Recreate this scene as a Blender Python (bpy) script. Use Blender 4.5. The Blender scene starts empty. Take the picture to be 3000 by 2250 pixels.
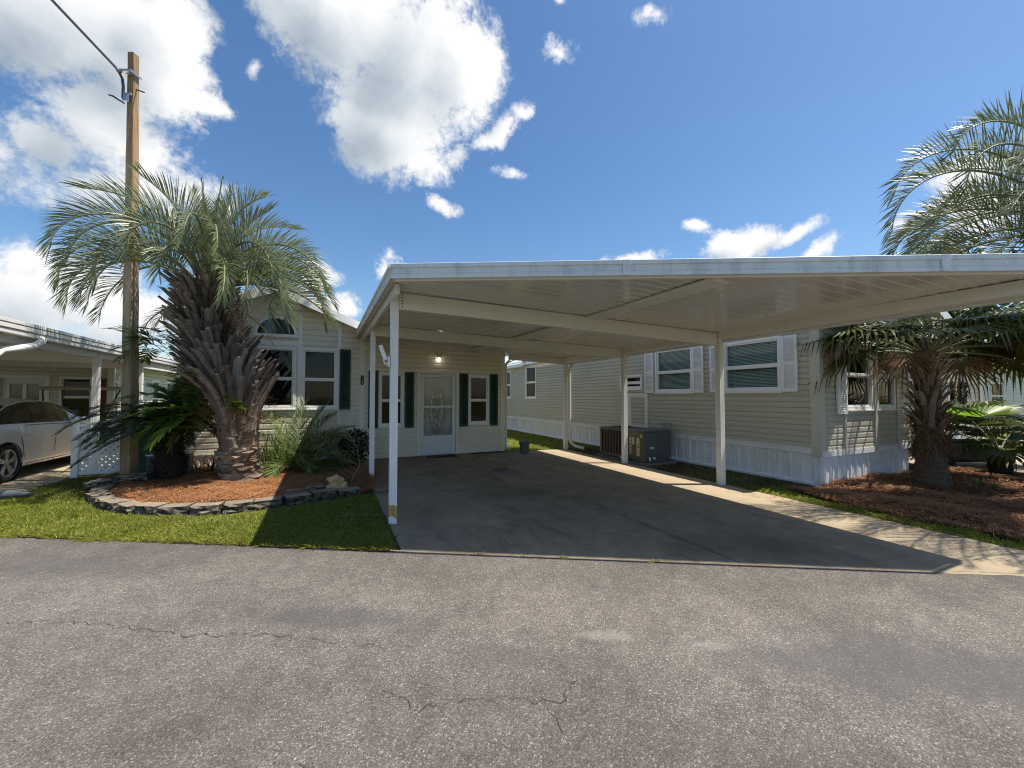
import bpy, bmesh, math, random
import numpy as np
from mathutils import Vector, Matrix
random.seed(11); rng = np.random.default_rng(11)
S = bpy.context.scene; COL = S.collection
R = math.radians; PI = math.pi
V = Vector
YAW = R(24.503); PITCH = R(1.823)
CR = V((math.cos(YAW), -math.sin(YAW), 0)); CF = V((math.sin(YAW), math.cos(YAW), 0))   # the street frame: across and away
ORG = {}

# ------------------------------------------------------------------ objects
def tag(o, label=None, cat=None, group=None, kind=None):
    if label: o['label'] = label
    if cat: o['category'] = cat
    if group: o['group'] = group
    if kind: o['kind'] = kind
    return o
def thing(name, label, cat, loc=(0, 0, 0), group=None):
    o = bpy.data.objects.new(name, None); COL.objects.link(o)
    o.location = loc; o.empty_display_size = .1; ORG[o.name] = V(loc)
    return tag(o, label, cat, group)
def copy_tree(o, loc, label, group=None):
    r = o.copy(); COL.objects.link(r); r.location = loc; r['label'] = label
    if group: r['group'] = group
    def kids(src, dst):
        for ch in list(src.children):
            c = ch.copy(); COL.objects.link(c); c.parent = dst; kids(ch, c)
    kids(o, r)
    return r

class MB:
    """collects faces in world metres; build() makes one mesh object"""
    def __init__(s): s.v = []; s.f = []; s.m = []; s.mi = 0
    def face(s, pts):
        n = len(s.v); s.v += [tuple(p) for p in pts]; s.f.append(tuple(range(n, n+len(pts)))); s.m.append(s.mi)
    def add(s, vs, fs):
        n = len(s.v); s.v += [tuple(p) for p in vs]
        for f in fs: s.f.append(tuple(i+n for i in f)); s.m.append(s.mi)
    def hexa(s, p):   # 8 points: bottom ring 0-3, top ring 4-7
        s.add(p, [(3, 2, 1, 0), (4, 5, 6, 7), (0, 1, 5, 4), (1, 2, 6, 5), (2, 3, 7, 6), (3, 0, 4, 7)])
    def box(s, x0, x1, y0, y1, z0, z1):
        s.hexa([(x0, y0, z0), (x1, y0, z0), (x1, y1, z0), (x0, y1, z0), (x0, y0, z1), (x1, y0, z1), (x1, y1, z1), (x0, y1, z1)])
    def obox(s, c, ax, ay, az):   # centre and half-axis vectors
        c, ax, ay, az = V(c), V(ax), V(ay), V(az)
        s.hexa([c-ax-ay-az, c+ax-ay-az, c+ax+ay-az, c-ax+ay-az, c-ax-ay+az, c+ax-ay+az, c+ax+ay+az, c-ax+ay+az])
    def prism(s, poly, z0, z1):
        n = len(poly); zt = z1 if callable(z1) else (lambda p: z1); zb = z0 if callable(z0) else (lambda p: z0)
        vs = [(x, y, zb((x, y))) for x, y in poly] + [(x, y, zt((x, y))) for x, y in poly]
        s.add(vs, [tuple(range(n-1, -1, -1)), tuple(range(n, 2*n))] + [(i, (i+1) % n, n+(i+1) % n, n+i) for i in range(n)])
    def tube(s, pts, rad, n=8, cap=True):
        pts = [V(p) for p in pts]; rr = rad if isinstance(rad, (list, tuple)) else [rad]*len(pts)
        vs = []; fs = []; ref = None
        for i, p in enumerate(pts):
            t = (pts[min(i+1, len(pts)-1)] - pts[max(i-1, 0)]).normalized()
            if ref is None: ref = V((0, 0, 1)) if abs(t.z) < .9 else V((1, 0, 0))
            a = t.cross(ref).normalized(); b = t.cross(a).normalized(); ref = -t.cross(a) if False else ref
            for k in range(n):
                an = 2*PI*k/n + PI/n; vs.append(p + (a*math.cos(an) + b*math.sin(an))*rr[i])
        for i in range(len(pts)-1):
            for k in range(n): fs.append((i*n+k, i*n+(k+1) % n, (i+1)*n+(k+1) % n, (i+1)*n+k))
        if cap: fs += [tuple(range(n-1, -1, -1)), tuple((len(pts)-1)*n+k for k in range(n))]
        s.add(vs, fs)
    def lathe(s, prof, c, n=24, axis=V((0, 0, 1)), cap=False):
        axis = V(axis).normalized(); a = axis.orthogonal().normalized(); b = axis.cross(a); c = V(c)
        vs = []; fs = []
        for r, h in prof:
            for k in range(n):
                an = 2*PI*k/n; vs.append(c + axis*h + (a*math.cos(an) + b*math.sin(an))*r)
        for i in range(len(prof)-1):
            for k in range(n): fs.append((i*n+k, i*n+(k+1) % n, (i+1)*n+(k+1) % n, (i+1)*n+k))
        if cap: fs += [tuple(range(n-1, -1, -1)), tuple((len(prof)-1)*n+k for k in range(n))]
        s.add(vs, fs)
    def build(s, name, mats, parent=None, loc=None, smooth=False, bevel=0, label=None):
        org = ORG[parent.name] if parent else V(loc or (0, 0, 0))
        me = bpy.data.meshes.new(name)
        me.from_pydata([(p[0]-org.x, p[1]-org.y, p[2]-org.z) for p in s.v], [], s.f)
        for m in (mats if isinstance(mats, (list, tuple)) else [mats]): me.materials.append(m)
        if isinstance(mats, (list, tuple)): me.polygons.foreach_set('material_index', s.m)
        if smooth: me.polygons.foreach_set('use_smooth', [True]*len(s.f))
        me.update()
        o = bpy.data.objects.new(name, me); COL.objects.link(o)
        if parent: o.parent = parent
        else: o.location = org
        ORG[o.name] = org
        if bevel:
            b = o.modifiers.new('edge', 'BEVEL'); b.width = bevel; b.segments = 2; b.limit_method = 'ANGLE'; b.angle_limit = R(40)
        if label: o['label'] = label
        return o

def np_mesh(name, verts, nper, mat, parent=None, loc=(0, 0, 0)):
    """one mesh from an (N*nper, 3) vertex array: N separate nper-gons"""
    org = ORG[parent.name] if parent else V(loc)
    verts = np.asarray(verts, np.float32) - np.array(org, np.float32)
    N = len(verts)//nper; me = bpy.data.meshes.new(name)
    me.vertices.add(len(verts)); me.vertices.foreach_set('co', verts.ravel())
    me.loops.add(N*nper); me.loops.foreach_set('vertex_index', np.arange(N*nper, dtype=np.int32))
    me.polygons.add(N); me.polygons.foreach_set('loop_start', np.arange(0, N*nper, nper, dtype=np.int32))
    me.polygons.foreach_set('loop_total', np.full(N, nper, np.int32))
    me.materials.append(mat); me.update(calc_edges=True); me.validate()
    o = bpy.data.objects.new(name, me); COL.objects.link(o)
    if parent: o.parent = parent
    else: o.location = org
    ORG[o.name] = org
    return o

class Fr:
    """a wall's own frame: u along it, n out of it, z up"""
    def __init__(s, p, u, n): s.p = V((p[0], p[1], 0)); s.u = V((u[0], u[1], 0)).normalized(); s.n = V((n[0], n[1], 0)).normalized()
    def P(s, u, z, n=0): return s.p + s.u*u + s.n*n + V((0, 0, z))
    def box(s, mb, u0, u1, z0, z1, n0, n1):
        P = s.P
        mb.hexa([P(u0, z0, n0), P(u1, z0, n0), P(u1, z0, n1), P(u0, z0, n1), P(u0, z1, n0), P(u1, z1, n0), P(u1, z1, n1), P(u0, z1, n1)])
    def quad(s, mb, u0, u1, z0, z1, n): mb.face([s.P(u0, z0, n), s.P(u1, z0, n), s.P(u1, z1, n), s.P(u0, z1, n)])
    def ring(s, mb, u0, u1, z0, z1, n0, n1, w, wb=None):   # a picture-frame of bars
        wb = wb or w
        s.box(mb, u0, u1, z1-w, z1, n0, n1); s.box(mb, u0, u1, z0, z0+wb, n0, n1)
        s.box(mb, u0, u0+w, z0+wb, z1-w, n0, n1); s.box(mb, u1-w, u1, z0+wb, z1-w, n0, n1)

def siding(mb, fr, u0, u1, z0, z1, course=.12, holes=(), proud=.024, rng_u=None):
    """lapped boards, cut round the openings"""
    zs = set(); k = 0
    while z0+k*course < z1-1e-6: zs.add(round(z0+k*course, 5)); k += 1
    lap = sorted(zs); zs |= {round(l+.62*course, 5) for l in lap if l+.62*course < z1}; zs.add(z1)
    for h in holes: zs.add(h[2]); zs.add(h[3])
    zs = sorted(z for z in zs if z0-1e-6 <= z <= z1+1e-6)
    for a, b in zip(zs, zs[1:]):
        if b-a < 1e-4: continue
        lo = max(l for l in lap if l <= a+1e-6)
        pf = lambda z: proud*(1 if z-lo < .62*course else max(.12, 1-2.3*((z-lo)/course-.62)))
        na, nb = pf(a+1e-7), pf(b)
        iv = [(u0, u1) if rng_u is None else rng_u((a+b)/2)]
        if iv[0][1] <= iv[0][0]: continue
        for h in holes:
            if h[2] < b-1e-5 and h[3] > a+1e-5:
                nv = []
                for p, q in iv:
                    if h[1] <= p or h[0] >= q: nv.append((p, q)); continue
                    if h[0] > p: nv.append((p, h[0]))
                    if h[1] < q: nv.append((h[1], q))
                iv = nv
        for p, q in iv:
            mb.face([fr.P(p, a, na), fr.P(q, a, na), fr.P(q, b, nb), fr.P(p, b, nb)])
            if abs(a-lo) < 1e-6: mb.face([fr.P(p, a, 0), fr.P(q, a, 0), fr.P(q, a, na), fr.P(p, a, na)])

def ribbed(mb, fr, u0, u1, z0, z1, period=.21, depth=.018, n=0):
    """vertical ribbed skirting sheet"""
    prof = []; u = u0
    while u < u1:
        for du, d in ((0, 0), (.085, 0), (.095, depth), (.13, depth), (.14, 0), (.165, 0), (.17, depth*.5), (.195, depth*.5), (.2, 0)):
            if u+du*period/.21 < u1: prof.append((u+du*period/.21, d))
        u += period
    prof.append((u1, 0))
    for (a, da), (b, db) in zip(prof, prof[1:]):
        mb.face([fr.P(a, z0, n+da), fr.P(b, z0, n+db), fr.P(b, z1, n+db), fr.P(a, z1, n+da)])

# ------------------------------------------------------------------ materials
MAT = {}
def nodes(name):
    m = bpy.data.materials.new(name); m.use_nodes = True; nt = m.node_tree; nt.nodes.clear()
    out = nt.nodes.new('ShaderNodeOutputMaterial'); MAT[name] = m
    return m, nt, out
def nn(nt, t, **kw):
    n = nt.nodes.new(t)
    for k, v in kw.items():
        if hasattr(n, k): setattr(n, k, v)
        else: n.inputs[k.replace('_', ' ')].default_value = v
    return n
def noise(nt, vec, scale, detail=5, rough=.55, dist=0):
    n = nn(nt, 'ShaderNodeTexNoise'); n.inputs['Scale'].default_value = scale; n.inputs['Detail'].default_value = detail
    n.inputs['Roughness'].default_value = rough; n.inputs['Distortion'].default_value = dist
    if vec is not None: nt.links.new(vec, n.inputs['Vector'])
    return n.outputs['Fac']
def ramp(nt, fac, stops, interp='LINEAR'):
    r = nn(nt, 'ShaderNodeValToRGB'); cr = r.color_ramp; cr.interpolation = interp
    while len(cr.elements) < len(stops): cr.elements.new(.5)
    for e, (p, c) in zip(cr.elements, stops):
        e.position = p; e.color = (*c, 1) if isinstance(c, (tuple, list)) else (c, c, c, 1)
    nt.links.new(fac, r.inputs['Fac']); return r.outputs['Color']
def mix(nt, fac, a, b, mode='MIX'):
    m = nn(nt, 'ShaderNodeMix'); m.data_type = 'RGBA'; m.blend_type = mode
    for i, x in ((0, fac), (6, a), (7, b)):
        if hasattr(x, 'node'): nt.links.new(x, m.inputs[i])
        elif i == 0: m.inputs[0].default_value = x
        else: m.inputs[i].default_value = (*x, 1)
    return m.outputs[2]
def math_(nt, op, a, b=None, c=None, clamp=False):
    m = nn(nt, 'ShaderNodeMath'); m.operation = op; m.use_clamp = clamp
    for i, x in enumerate((a, b, c)):
        if x is None: continue
        if hasattr(x, 'node'): nt.links.new(x, m.inputs[i])
        else: m.inputs[i].default_value = x
    return m.outputs[0]
def bump(nt, h, strength, dist=.01):
    b = nn(nt, 'ShaderNodeBump'); b.inputs['Strength'].default_value = strength; b.inputs['Distance'].default_value = dist
    nt.links.new(h, b.inputs['Height']); return b.outputs['Normal']
def bsdf(nt, out, col, rough=.6, metal=0, spec=.4, normal=None, coat=0):
    b = nn(nt, 'ShaderNodeBsdfPrincipled')
    if hasattr(col, 'node'): nt.links.new(col, b.inputs['Base Color'])
    else: b.inputs['Base Color'].default_value = (*col, 1)
    if hasattr(rough, 'node'): nt.links.new(rough, b.inputs['Roughness'])
    else: b.inputs['Roughness'].default_value = rough
    b.inputs['Metallic'].default_value = metal; b.inputs['Specular IOR Level'].default_value = spec
    b.inputs['Coat Weight'].default_value = coat
    if normal is not None: nt.links.new(normal, b.inputs['Normal'])
    if out: nt.links.new(b.outputs[0], out.inputs['Surface'])
    return b
def objco(nt): return nn(nt, 'ShaderNodeTexCoord').outputs['Object']
def geopos(nt): return nn(nt, 'ShaderNodeNewGeometry').outputs['Position']
def island(nt): return nn(nt, 'ShaderNodeNewGeometry').outputs['Random Per Island']

def plain(name, col, rough=.55, metal=0, spec=.4, var=.12, vs=3, bmp=.1, bs=90, dirt=0, dirtcol=(.12, .1, .07), coat=0, isl=0, streak=0):
    """base colour with wear: broad and fine variation, optional grime patches"""
    m, nt, out = nodes(name); co = objco(nt)
    f = noise(nt, co, vs, 6, .6); g = noise(nt, co, vs*14, 4, .6)
    dark = tuple(c*(1-var) for c in col); lite = tuple(min(1, c*(1+var)) for c in col)
    c = mix(nt, ramp(nt, f, [(.3, 0), (.7, 1)]), dark, lite)
    c = mix(nt, .35, c, mix(nt, g, tuple(x*(1-var) for x in dark), lite))
    if isl: c = mix(nt, isl, c, ramp(nt, island(nt), [(0, tuple(x*.45 for x in col)), (.5, col), (1, tuple(min(1, x*1.5) for x in col))]))
    if dirt:
        d = ramp(nt, noise(nt, co, vs*1.7+1, 8, .7), [(.5, 0), (.72, 1)])
        c = mix(nt, math_(nt, 'MULTIPLY', d, dirt), c, dirtcol)
    if streak:   # rain runs down the face
        mp = nn(nt, 'ShaderNodeMapping'); mp.inputs['Scale'].default_value = (1, 1, .12); nt.links.new(co, mp.inputs['Vector'])
        s_ = ramp(nt, noise(nt, mp.outputs[0], 11, 6, .7), [(.5, 0), (.7, 1)]); c = mix(nt, math_(nt, 'MULTIPLY', s_, streak), c, dirtcol)
    rr = math_(nt, 'MULTIPLY_ADD', g, .25, rough-.12, clamp=True)
    bsdf(nt, out, c, rr, metal, spec, bump(nt, noise(nt, co, bs, 3), bmp, .004) if bmp else None, coat)
    return m

def leafmat(name, c0, c1, c2, rough=.45, trans=.3, spec=.35):
    """foliage: a tone per leaf, light passing through"""
    m, nt, out = nodes(name)
    c = ramp(nt, island(nt), [(0, c0), (.5, c1), (1, c2)])
    c = mix(nt, .3, c, mix(nt, noise(nt, objco(nt), 2.2, 3), c0, c2))
    b = bsdf(nt, None, c, rough, 0, spec)
    t = nn(nt, 'ShaderNodeBsdfTranslucent'); nt.links.new(mix(nt, .5, c, c2), t.inputs['Color'])
    x = nn(nt, 'ShaderNodeMixShader'); x.inputs[0].default_value = trans
    nt.links.new(b.outputs[0], x.inputs[1]); nt.links.new(t.outputs[0], x.inputs[2]); nt.links.new(x.outputs[0], out.inputs['Surface'])
    return m

def glassmat(name, tint=(.75, .8, .8), refl=1.0, wav=.02):
    m, nt, out = nodes(name)
    ge = nn(nt, 'ShaderNodeNewGeometry'); dp = nn(nt, 'ShaderNodeVectorMath'); dp.operation = 'DOT_PRODUCT'; nt.links.new(ge.outputs['Normal'], dp.inputs[0]); nt.links.new(ge.outputs['Incoming'], dp.inputs[1])
    om = math_(nt, 'SUBTRACT', 1, math_(nt, 'ABSOLUTE', dp.outputs['Value']), clamp=True); fz = math_(nt, 'MULTIPLY_ADD', math_(nt, 'POWER', om, 5), .957, .043)   # either face of the sheet
    nrm = bump(nt, noise(nt, objco(nt), 2.5, 1), wav, .05)
    gl = nn(nt, 'ShaderNodeBsdfGlossy'); gl.inputs['Roughness'].default_value = .01; nt.links.new(nrm, gl.inputs['Normal'])
    tr = nn(nt, 'ShaderNodeBsdfTransparent'); tr.inputs['Color'].default_value = (*tint, 1)
    x = nn(nt, 'ShaderNodeMixShader'); nt.links.new(math_(nt, 'MULTIPLY_ADD', fz, 1.25*refl, .004, clamp=True), x.inputs[0])
    nt.links.new(tr.outputs[0], x.inputs[1]); nt.links.new(gl.outputs[0], x.inputs[2]); nt.links.new(x.outputs[0], out.inputs['Surface'])
    return m
# ------------------------------------------------------------------ the materials
white_paint = plain('white_paint', (.8, .8, .79), .35, var=.05, bmp=.03, dirt=.12, dirtcol=(.35, .36, .33))
carport_white = plain('carport_white', (.73, .72, .69), .35, var=.04, bmp=.03, dirt=.1, dirtcol=(.4, .38, .34))
fascia_white = plain('fascia_white', (.72, .74, .76), .4, var=.07, vs=2, bmp=.03, dirt=.5, dirtcol=(.3, .34, .36), streak=.4)
deck_white = plain('deck_white', (.63, .62, .59), .11, var=.03, vs=1, bmp=.05, bs=9, spec=.5)
cream_siding = plain('cream_siding', (.71, .655, .545), .5, var=.05, vs=1.2, bmp=.06, bs=50, dirt=.14, dirtcol=(.4, .36, .28), streak=.15)
khaki_siding = plain('khaki_siding', (.49, .455, .365), .5, var=.07, vs=1.2, bmp=.06, bs=50, dirt=.12, dirtcol=(.3, .28, .2), streak=.15)
pale_siding = plain('pale_siding', (.6, .58, .49), .5, var=.05, vs=1.2, bmp=.06, bs=50)
white_siding = plain('white_siding', (.66, .60, .52), .5, var=.05, vs=1.2, bmp=.06, bs=50)
cream_trim = plain('cream_trim', (.74, .71, .63), .45, var=.05, bmp=.03)
khaki_trim = plain('khaki_trim', (.52, .5, .42), .45, var=.05, bmp=.03)
skirt_white = plain('skirt_white', (.74, .75, .76), .45, var=.08, vs=2.2, bmp=.04, dirt=.4, dirtcol=(.40, .39, .32), streak=.45)
green_shutter = plain('green_shutter', (.012, .045, .034), .5, var=.15, bmp=.03)
white_shutter = plain('white_shutter', (.76, .76, .76), .4, var=.04, bmp=.03)
roof_metal = plain('roof_metal', (.74, .75, .76), .35, var=.06, bmp=.02, dirt=.2, dirtcol=(.45, .45, .43))
door_white = plain('door_white', (.66, .69, .70), .35, var=.04, bmp=.02)
inner_door = plain('inner_door', (.5, .49, .46), .45, var=.05, bmp=.02)
dark_room = plain('dark_room', (.028, .026, .024), .9, var=.3, bmp=0)
blind_white = plain('blind_white', (.3, .3, .29), .5, var=.05, bmp=0)
black_rubber = plain('black_rubber', (.018, .018, .018), .75, var=.3, vs=6)
black_plastic = plain('black_plastic', (.02, .02, .022), .5, var=.2, vs=6)
steel = plain('steel', (.5, .5, .5), .35, metal=.9, var=.1)
dark_bolt = plain('dark_bolt', (.03, .027, .025), .5, var=.2)
rust_stain = plain('rust_stain', (.5, .32, .1), .6, var=.3, vs=18)
grey_pail = plain('grey_pail', (.12, .125, .13), .5, var=.1, vs=5)
blind_pale = plain('blind_pale', (.75, .76, .73), .5, var=.05, bmp=0)
clear_glass = glassmat('clear_glass', (.42, .45, .44), .42)
tinted_glass = glassmat('tinted_glass', (.35, .4, .4), .7, .01)
car_glass = glassmat('car_glass', (.12, .14, .14), 1.1, .006)

def make_asphalt():
    m, nt, out = nodes('asphalt'); co = geopos(nt)
    v = nn(nt, 'ShaderNodeTexVoronoi'); v.inputs['Scale'].default_value = 135; v.inputs['Randomness'].default_value = 1; nt.links.new(co, v.inputs['Vector'])
    v2 = nn(nt, 'ShaderNodeTexVoronoi'); v2.inputs['Scale'].default_value = 270; nt.links.new(co, v2.inputs['Vector'])
    sep = nn(nt, 'ShaderNodeSeparateColor'); nt.links.new(v.outputs['Color'], sep.inputs[0])
    sep2 = nn(nt, 'ShaderNodeSeparateColor'); nt.links.new(v2.outputs['Color'], sep2.inputs[0])
    stone = ramp(nt, sep.outputs[0], [(0, (.085, .074, .066)), (.35, (.125, .11, .098)), (.62, (.17, .152, .136)), (.84, (.225, .205, .185)), (.95, (.33, .305, .28)), (1, (.46, .43, .4))])
    fine = ramp(nt, sep2.outputs[1], [(0, (.08, .07, .063)), (.5, (.13, .115, .103)), (1, (.27, .25, .225))])
    binder = ramp(nt, v.outputs['Distance'], [(.35, 0), (.62, 1)])
    c = mix(nt, math_(nt, 'MULTIPLY', binder, .75), stone, fine)
    # wear: broad patches, and the polished bands along the road
    sx = nn(nt, 'ShaderNodeSeparateXYZ'); nt.links.new(co, sx.inputs[0])
    across = math_(nt, 'ADD', math_(nt, 'MULTIPLY', sx.outputs[0], .5005), math_(nt, 'MULTIPLY', sx.outputs[1], .8656))   # metres across the road
    wob = math_(nt, 'MULTIPLY_ADD', noise(nt, co, .5, 4), 1.6, across)
    band = ramp(nt, math_(nt, 'FRACT', math_(nt, 'MULTIPLY', wob, .42)), [(0, .84), (.3, 1), (.55, 1.08), (.8, .95), (1, .84)])
    patch = ramp(nt, noise(nt, co, .9, 6, .62), [(.3, .72), (.52, 1), (.75, 1.22)])
    small = ramp(nt, noise(nt, co, 7, 5, .7), [(.3, .82), (.7, 1.15)])
    for k in (band, patch, small): c = mix(nt, 1, c, k, 'MULTIPLY')
    oil = ramp(nt, noise(nt, co, 1.7, 5, .6, .4), [(.6, 0), (.73, 1)])
    c = mix(nt, math_(nt, 'MULTIPLY', oil, .4), c, (.07, .068, .075))
    chalk = ramp(nt, noise(nt, co, 2.3, 7, .75), [(.66, 0), (.76, 1)])
    c = mix(nt, math_(nt, 'MULTIPLY', chalk, .35), c, (.42, .39, .35)); c = mix(nt, 1, c, (.89, .895, .90), 'MULTIPLY')
    def spot(x, y, rx, ry, col, amt):   # an old patch or spill, lying along the road
        mp = nn(nt, 'ShaderNodeMapping'); mp.vector_type = 'TEXTURE'; mp.inputs['Location'].default_value = (x, y, 0); mp.inputs['Rotation'].default_value = (0, 0, R(-30)); mp.inputs['Scale'].default_value = (rx, ry, 1); nt.links.new(co, mp.inputs['Vector'])
        ln = nn(nt, 'ShaderNodeVectorMath'); ln.operation = 'LENGTH'; nt.links.new(mp.outputs[0], ln.inputs[0])
        k = ramp(nt, math_(nt, 'ADD', ln.outputs['Value'], math_(nt, 'MULTIPLY_ADD', noise(nt, co, 4, 6, .7), 1.9, -.95)), [(.45, 1), (1.15, 0)])
        return mix(nt, math_(nt, 'MULTIPLY', k, amt), c, col)
    c = spot(3.05, 1.1, 1.3, .36, (.085, .084, .09), .62); c = spot(.05, 3.05, .85, .17, (.075, .074, .078), .6); c = spot(.95, 2.2, .35, .12, (.08, .078, .08), .4)
    c = spot(1.62, 2.1, .22, .07, (.36, .34, .31), .28); c = spot(2.15, 1.75, .13, .05, (.36, .34, .31), .25); c = spot(1.6, .95, .5, .3, (.07, .068, .07), .4); c = spot(-2.2, 5.0, 1.2, .3, (.085, .083, .086), .45)
    h = math_(nt, 'ADD', math_(nt, 'MULTIPLY', v.outputs['Distance'], -1.0), math_(nt, 'MULTIPLY', noise(nt, co, 300, 2), .4))
    bsdf(nt, out, c, .82, 0, .25, bump(nt, h, .4, .005))
    return m
asphalt = make_asphalt()
def make_concrete(name, lite, dark, stain=.75):
    m, nt, out = nodes(name); co = geopos(nt)
    c = mix(nt, ramp(nt, noise(nt, co, .7, 7, .65), [(.3, 0), (.7, 1)]), dark, lite)
    c = mix(nt, 1, c, ramp(nt, noise(nt, co, 3.1, 8, .7, .6), [(.25, .66), (.6, 1.1)]), 'MULTIPLY')
    c = mix(nt, 1, c, ramp(nt, noise(nt, co, 160, 3, .7), [(.2, .8), (.8, 1.16)]), 'MULTIPLY')
    # swirled trowel and tyre marks
    mp = nn(nt, 'ShaderNodeMapping'); mp.inputs['Scale'].default_value = (3.2, .55, 1); nt.links.new(co, mp.inputs['Vector'])
    c = mix(nt, math_(nt, 'MULTIPLY', ramp(nt, noise(nt, mp.outputs[0], 1.3, 8, .7, 1.2), [(.52, 0), (.75, 1)]), stain*.7), c, tuple(x*.45 for x in dark))
    c = mix(nt, math_(nt, 'MULTIPLY', ramp(nt, noise(nt, co, .55, 4, .55), [(.52, 0), (.68, 1)]), stain*.8), c, tuple(x*.5 for x in dark))
    c = mix(nt, math_(nt, 'MULTIPLY', ramp(nt, noise(nt, co, 1.2, 6, .7), [(.62, 0), (.75, 1)]), .45*stain), c, (.3, .17, .07))
    if name == 'concrete':   # open-edge strip: sunlight painted in as lighter concrete, with less tyre dirt
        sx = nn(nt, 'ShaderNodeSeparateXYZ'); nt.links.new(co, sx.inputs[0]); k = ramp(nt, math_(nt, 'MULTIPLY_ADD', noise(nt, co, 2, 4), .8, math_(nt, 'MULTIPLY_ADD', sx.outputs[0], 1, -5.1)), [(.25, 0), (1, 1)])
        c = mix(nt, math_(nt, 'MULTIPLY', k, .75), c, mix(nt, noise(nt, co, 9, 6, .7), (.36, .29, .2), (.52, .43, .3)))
    h = noise(nt, co, 220, 4, .7)
    bsdf(nt, out, c, .8, 0, .3, bump(nt, h, .3, .004)); return m
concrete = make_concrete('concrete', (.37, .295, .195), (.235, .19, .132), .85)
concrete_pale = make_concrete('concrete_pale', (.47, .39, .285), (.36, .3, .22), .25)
def make_soil(name, c0, c1, c2, scale=3):
    m, nt, out = nodes(name); co = geopos(nt)
    c = ramp(nt, noise(nt, co, scale, 8, .7), [(.3, c0), (.5, c1), (.72, c2)])
    c = mix(nt, 1, c, ramp(nt, noise(nt, co, scale*22, 4, .7), [(.2, .55), (.8, 1.4)]), 'MULTIPLY')
    bsdf(nt, out, c, .95, 0, .1, bump(nt, noise(nt, co, 70, 5, .7), .7, .02)); return m
turf_soil = make_soil('turf_soil', (.06, .08, .02), (.11, .13, .03), (.19, .15, .08), 1.4)
straw_soil = make_soil('straw_soil', (.045, .022, .012), (.10, .05, .025), (.2, .1, .05), 3)
grass_blade = leafmat('grass_blade', (.11, .175, .014), (.27, .355, .035), (.54, .54, .13), .5, .35)
dry_blade = leafmat('dry_blade', (.09, .11, .025), (.2, .19, .07), (.42, .34, .17), .6, .2)
straw = plain('straw', (.36, .165, .07), .7, var=.1, bmp=0, isl=.9)

def make_timber():
    m, nt, out = nodes('pole_timber'); co = objco(nt)
    mp = nn(nt, 'ShaderNodeMapping'); mp.inputs['Scale'].default_value = (9, 9, .35); nt.links.new(co, mp.inputs['Vector'])
    c = ramp(nt, noise(nt, mp.outputs[0], 3, 7, .65, .3), [(.25, (.15, .112, .075)), (.5, (.33, .255, .175)), (.75, (.46, .365, .26))])
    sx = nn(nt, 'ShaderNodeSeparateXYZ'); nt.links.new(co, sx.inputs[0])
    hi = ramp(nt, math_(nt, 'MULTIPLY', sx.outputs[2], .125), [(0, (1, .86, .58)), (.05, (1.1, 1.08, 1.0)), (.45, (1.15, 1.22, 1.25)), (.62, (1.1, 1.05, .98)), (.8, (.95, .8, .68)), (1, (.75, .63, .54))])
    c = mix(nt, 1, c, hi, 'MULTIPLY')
    c = mix(nt, math_(nt, 'MULTIPLY', ramp(nt, noise(nt, mp.outputs[0], 7, 4), [(.66, 0), (.72, 1)]), .6), c, (.05, .035, .025))
    bsdf(nt, out, c, .85, 0, .2, bump(nt, noise(nt, mp.outputs[0], 14, 5, .7), .5, .01)); return m
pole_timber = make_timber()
def make_bark(name, c0, c1, c2, sz=4, st=.8):
    m, nt, out = nodes(name); co = objco(nt)
    mp = nn(nt, 'ShaderNodeMapping'); mp.inputs['Scale'].default_value = (1, 1, sz); nt.links.new(co, mp.inputs['Vector'])
    f = noise(nt, mp.outputs[0], 9, 8, .7, .5)
    c = ramp(nt, f, [(.25, c0), (.5, c1), (.75, c2)])
    c = mix(nt, .55, c, ramp(nt, island(nt), [(0, c0), (.45, c1), (1, c2)]))
    bsdf(nt, out, c, .9, 0, .15, bump(nt, noise(nt, co, 45, 6, .75), st, .015)); return m
boot_bark = make_bark('boot_bark', (.06, .047, .039), (.185, .156, .135), (.44, .39, .345), .5)
palm_bark = make_bark('palm_bark', (.06, .044, .033), (.19, .148, .115), (.43, .36, .29), 3)
dark_bark = make_bark('dark_bark', (.012, .009, .008), (.03, .024, .02), (.06, .05, .04), 3)
sabal_bark = make_bark('sabal_bark', (.022, .016, .012), (.085, .062, .046), (.2, .155, .12), 2.2, 1.0)
fibre = make_bark('fibre', (.05, .025, .012), (.14, .075, .035), (.28, .17, .09), 1)
pindo_leaf = leafmat('pindo_leaf', (.05, .074, .03), (.105, .14, .062), (.24, .27, .135), .36, .28, .5)
pindo_rachis = plain('pindo_rachis', (.2, .22, .11), .5, var=.2, bmp=0)
young_leaf = leafmat('young_leaf', (.045, .085, .022), (.10, .155, .042), (.24, .30, .10), .36, .3, .5)
sago_leaf = leafmat('sago_leaf', (.008, .022, .008), (.014, .036, .012), (.03, .06, .02), .3, .1, .5)
fan_leaf = leafmat('fan_leaf', (.035, .058, .01), (.07, .10, .018), (.14, .155, .04), .4, .3, .4)
bright_fan = leafmat('bright_fan', (.1, .2, .01), (.16, .30, .015), (.24, .38, .03), .4, .55, .4)
dead_leaf = leafmat('dead_leaf', (.1, .05, .02), (.22, .12, .055), (.42, .29, .17), .7, .25, .2)
fern_leaf = leafmat('fern_leaf', (.05, .12, .01), (.1, .2, .014), (.2, .31, .03), .45, .35)
dark_fern = leafmat('dark_fern', (.025, .07, .01), (.075, .16, .015), (.2, .32, .035), .45, .3)
strap_leaf = leafmat('strap_leaf', (.04, .085, .014), (.09, .16, .028), (.22, .29, .09), .35, .3)
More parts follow.
